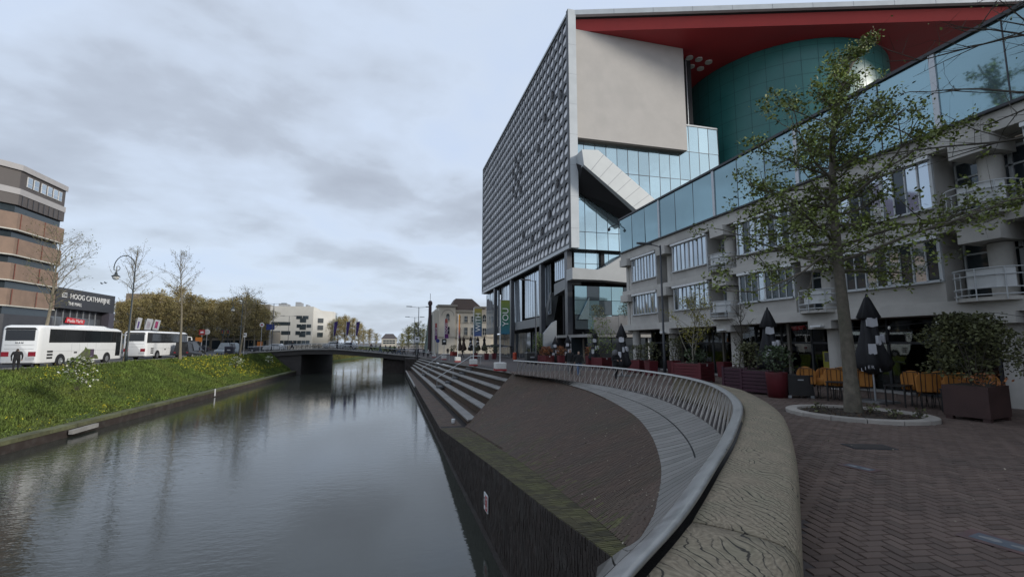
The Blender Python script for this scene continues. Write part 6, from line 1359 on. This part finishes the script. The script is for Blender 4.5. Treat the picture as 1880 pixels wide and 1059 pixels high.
def cover(label, p, rz, w, h):
    o = MB(); gx2, gy2 = 10, 6
    o.loft([[((i / gx2 - .5) * w, (j / gy2 - .5) * .8, h + .10 * noise.noise(Vector((i * .7, j * .6, w))) - (.35 if j in (0, gy2) else 0) - (.3 if i in (0, gx2) else 0) * (.5 + rnd.random() * .6)) for i in range(gx2 + 1)] for j in range(gy2 + 1)], cap=False, closed=False)
    q = o.build('orange_cover', org, None, True, p, rz); md = q.modifiers.new('thick', 'SOLIDIFY'); md.thickness = .015; return tag(q, label, 'cover')
for g_, (lst, nm) in enumerate(((lefts, 'left of the tree trunk'), (rights, 'right of the tree trunk'))):
    for i, (x, y) in enumerate(lst):
        lab = 'black chair with orange cushion ' + nm + ', ' + ('first', 'second', 'third', 'fourth', 'front', 'rear', 'middle')[i] + ' of its group'; rz = R(-60 + 180 + (i * 47) % 50 - 25 + (0 if i % 2 else 8))
        if c0 is None: c0 = chair(lab, (x, y, 0), rz)
        else: place(copy_tree(c0), (x, y, 0), rz, lab)
chair_x = [(18.35, 9.35)]; place(copy_tree(c0), (18.05, 9.2, 0), R(130), 'black chair with orange cushion right of the rusty planter')
t0 = table('low black table left of the tree trunk', (16.2, 13.9, 0), R(25)); place(copy_tree(t0), (16.85, 12.25, 0), R(20), 'low black table right of the big parasol'); place(copy_tree(t0), (17.1, 10.7, 0), R(15), 'low black table in front of the right-hand orange chairs')
cover('orange blanket lying over the right-hand chairs', (17.75, 11.2, .92), R(-70), 1.6, .0); cover('orange blanket over the left-hand chairs', (16.6, 14.6, .9), R(-68), 1.4, .0)

# tree bed
bed = thing('tree_bed', 'oval planting bed with a pale stone kerb round the tree', 'planting bed', (PIT[0], PIT[1], 0), PIT[4]); km = M('kerb_stone', (.36, .335, .3), .85, .12, 3, .3, 40, island=.15)
MB().prism([(PIT[2] * .96 * math.cos(a), PIT[3] * .96 * math.sin(a), -.02) for a in [i * math.tau / 40 for i in range(40)]], (0, 0, .06)).build('soil', soil, bed)
for i in range(14):
    a0, a1 = i * math.tau / 14 + .006, (i + 1) * math.tau / 14 - .006; mb = MB(); rgs = []
    for k in range(5): a = a0 + (a1 - a0) * k / 4; rgs.append([(PIT[2] * s * math.cos(a), PIT[3] * s * math.sin(a), z) for s, z in ((1.0, -.02), (1.0, .09), (.985, .105), (.83, .105), (.82, .02))])
    mb.loft(rgs); mb.build('kerb_stone', km, bed)
rg = random.Random(9); mb = MB()
for _ in range(700):
    a, r_ = rg.random() * 6.28, math.sqrt(rg.random()) * .8; mb.leaf((PIT[2] * r_ * math.cos(a), PIT[3] * r_ * math.sin(a), .05), .07, rg, 3)
o = mb.build('leaf_litter', M('litter_brown', (.075, .05, .03), .9, .4, 5, island=.5), bed); o['kind'] = 'stuff'
for i, (dx, dy) in enumerate(((.9, -.4), (1.4, .1), (.3, .5), (-.9, -.3))): 
    c, s = math.cos(PIT[4]), math.sin(PIT[4]); shrub(('right', 'far right', 'rear', 'left')[i] + ' small leafy seedling in the planting bed', (PIT[0] + dx * c - dy * s, PIT[1] + dx * s + dy * c, .04), 100 + i, .28, .35, 60, .09, leafo)
# drain cover, faded floor stickers, litter
p = px(1595, 820, z=0); d_ = thing('drain_cover', 'dark rectangular drain cover set in the paving', 'drain cover', (p.x, p.y, 0), R(-20)); MB().box(-.42, .42, -.24, .24, .001, .012).build('frame', darkmetal, d_); MB().box(-.39, .39, -.21, .21, .0125, .016).build('plate', M('drain_plate', (.04, .034, .032), .7, .2, 8), d_)
st_r = M('sticker_red', (.11, .064, .06), .8, .3, 5, stain=((.1, .08, .078), 3, .6)); st_b = M('sticker_blue', (.085, .10, .12), .8, .3, 6, stain=((.1, .085, .08), 4, .5)); st_w = M('sticker_white', (.2, .2, .2), .8, .3, 6)
for u, v, s, lab in ((1848, 999, 1.0, 'faded floor sticker with footprints, nearest on the paving'), (1577, 858, .8, 'faded floor sticker farther away on the paving')):
    p = px(u, v, z=0); f = thing('floor_sticker', lab, 'sticker', (p.x, p.y, .006), R(-80)); f.scale = (s,) * 3; MB().box(-.36, .36, -.2, .2, 0, .002).build('sheet', st_r, f); MB().box(-.27, .27, -.12, .12, .0021, .003).build('panel', st_b, f)
    for sx in (-1, 1): MB().prism([(sx * .13 + .1 * math.cos(a), .045 * math.sin(a) * (1.2 if math.cos(a) > 0 else .8), .0031) for a in [i * math.tau / 12 for i in range(12)]], (0, 0, .001)).build('footprint', st_w, f)
mb = MB(); rg = random.Random(4)
for _ in range(190):
    t_, s_ = rg.random(), rg.random(); a = at(lowc, t_).lerp(at(topc, t_), s_); mb.leaf(a + Vector((0, 0, .03)), rg.uniform(.03, .06), rg, 4, .8)
for _ in range(160):
    a = Vector((rg.uniform(5, 16), rg.uniform(4, 16), .012))
    if a.x > lerp_tab(bl, a.y) + .1: mb.leaf(a, rg.uniform(.02, .05), rg, 4, .8)
tag(mb.build('litter', M('litter_pale', (.32, .29, .22), .8, .4, 20, island=.5)), 'scattered pale leaves and crumbs on the brickwork', 'litter', kind='stuff')
bt_ = thing('cup', 'crushed white cup lying on the low brick ledge', 'cup', px(832, 776, z=-3.2)); MB().lathe([(.1, 0), (.13, .12), (.13, .24), (.11, .25)], n=12).build('cup_wall', white, bt_); MB().lathe([(.135, .22), (.135, .26)], n=12, cap=False).build('cup_rim', whitemetal, bt_)
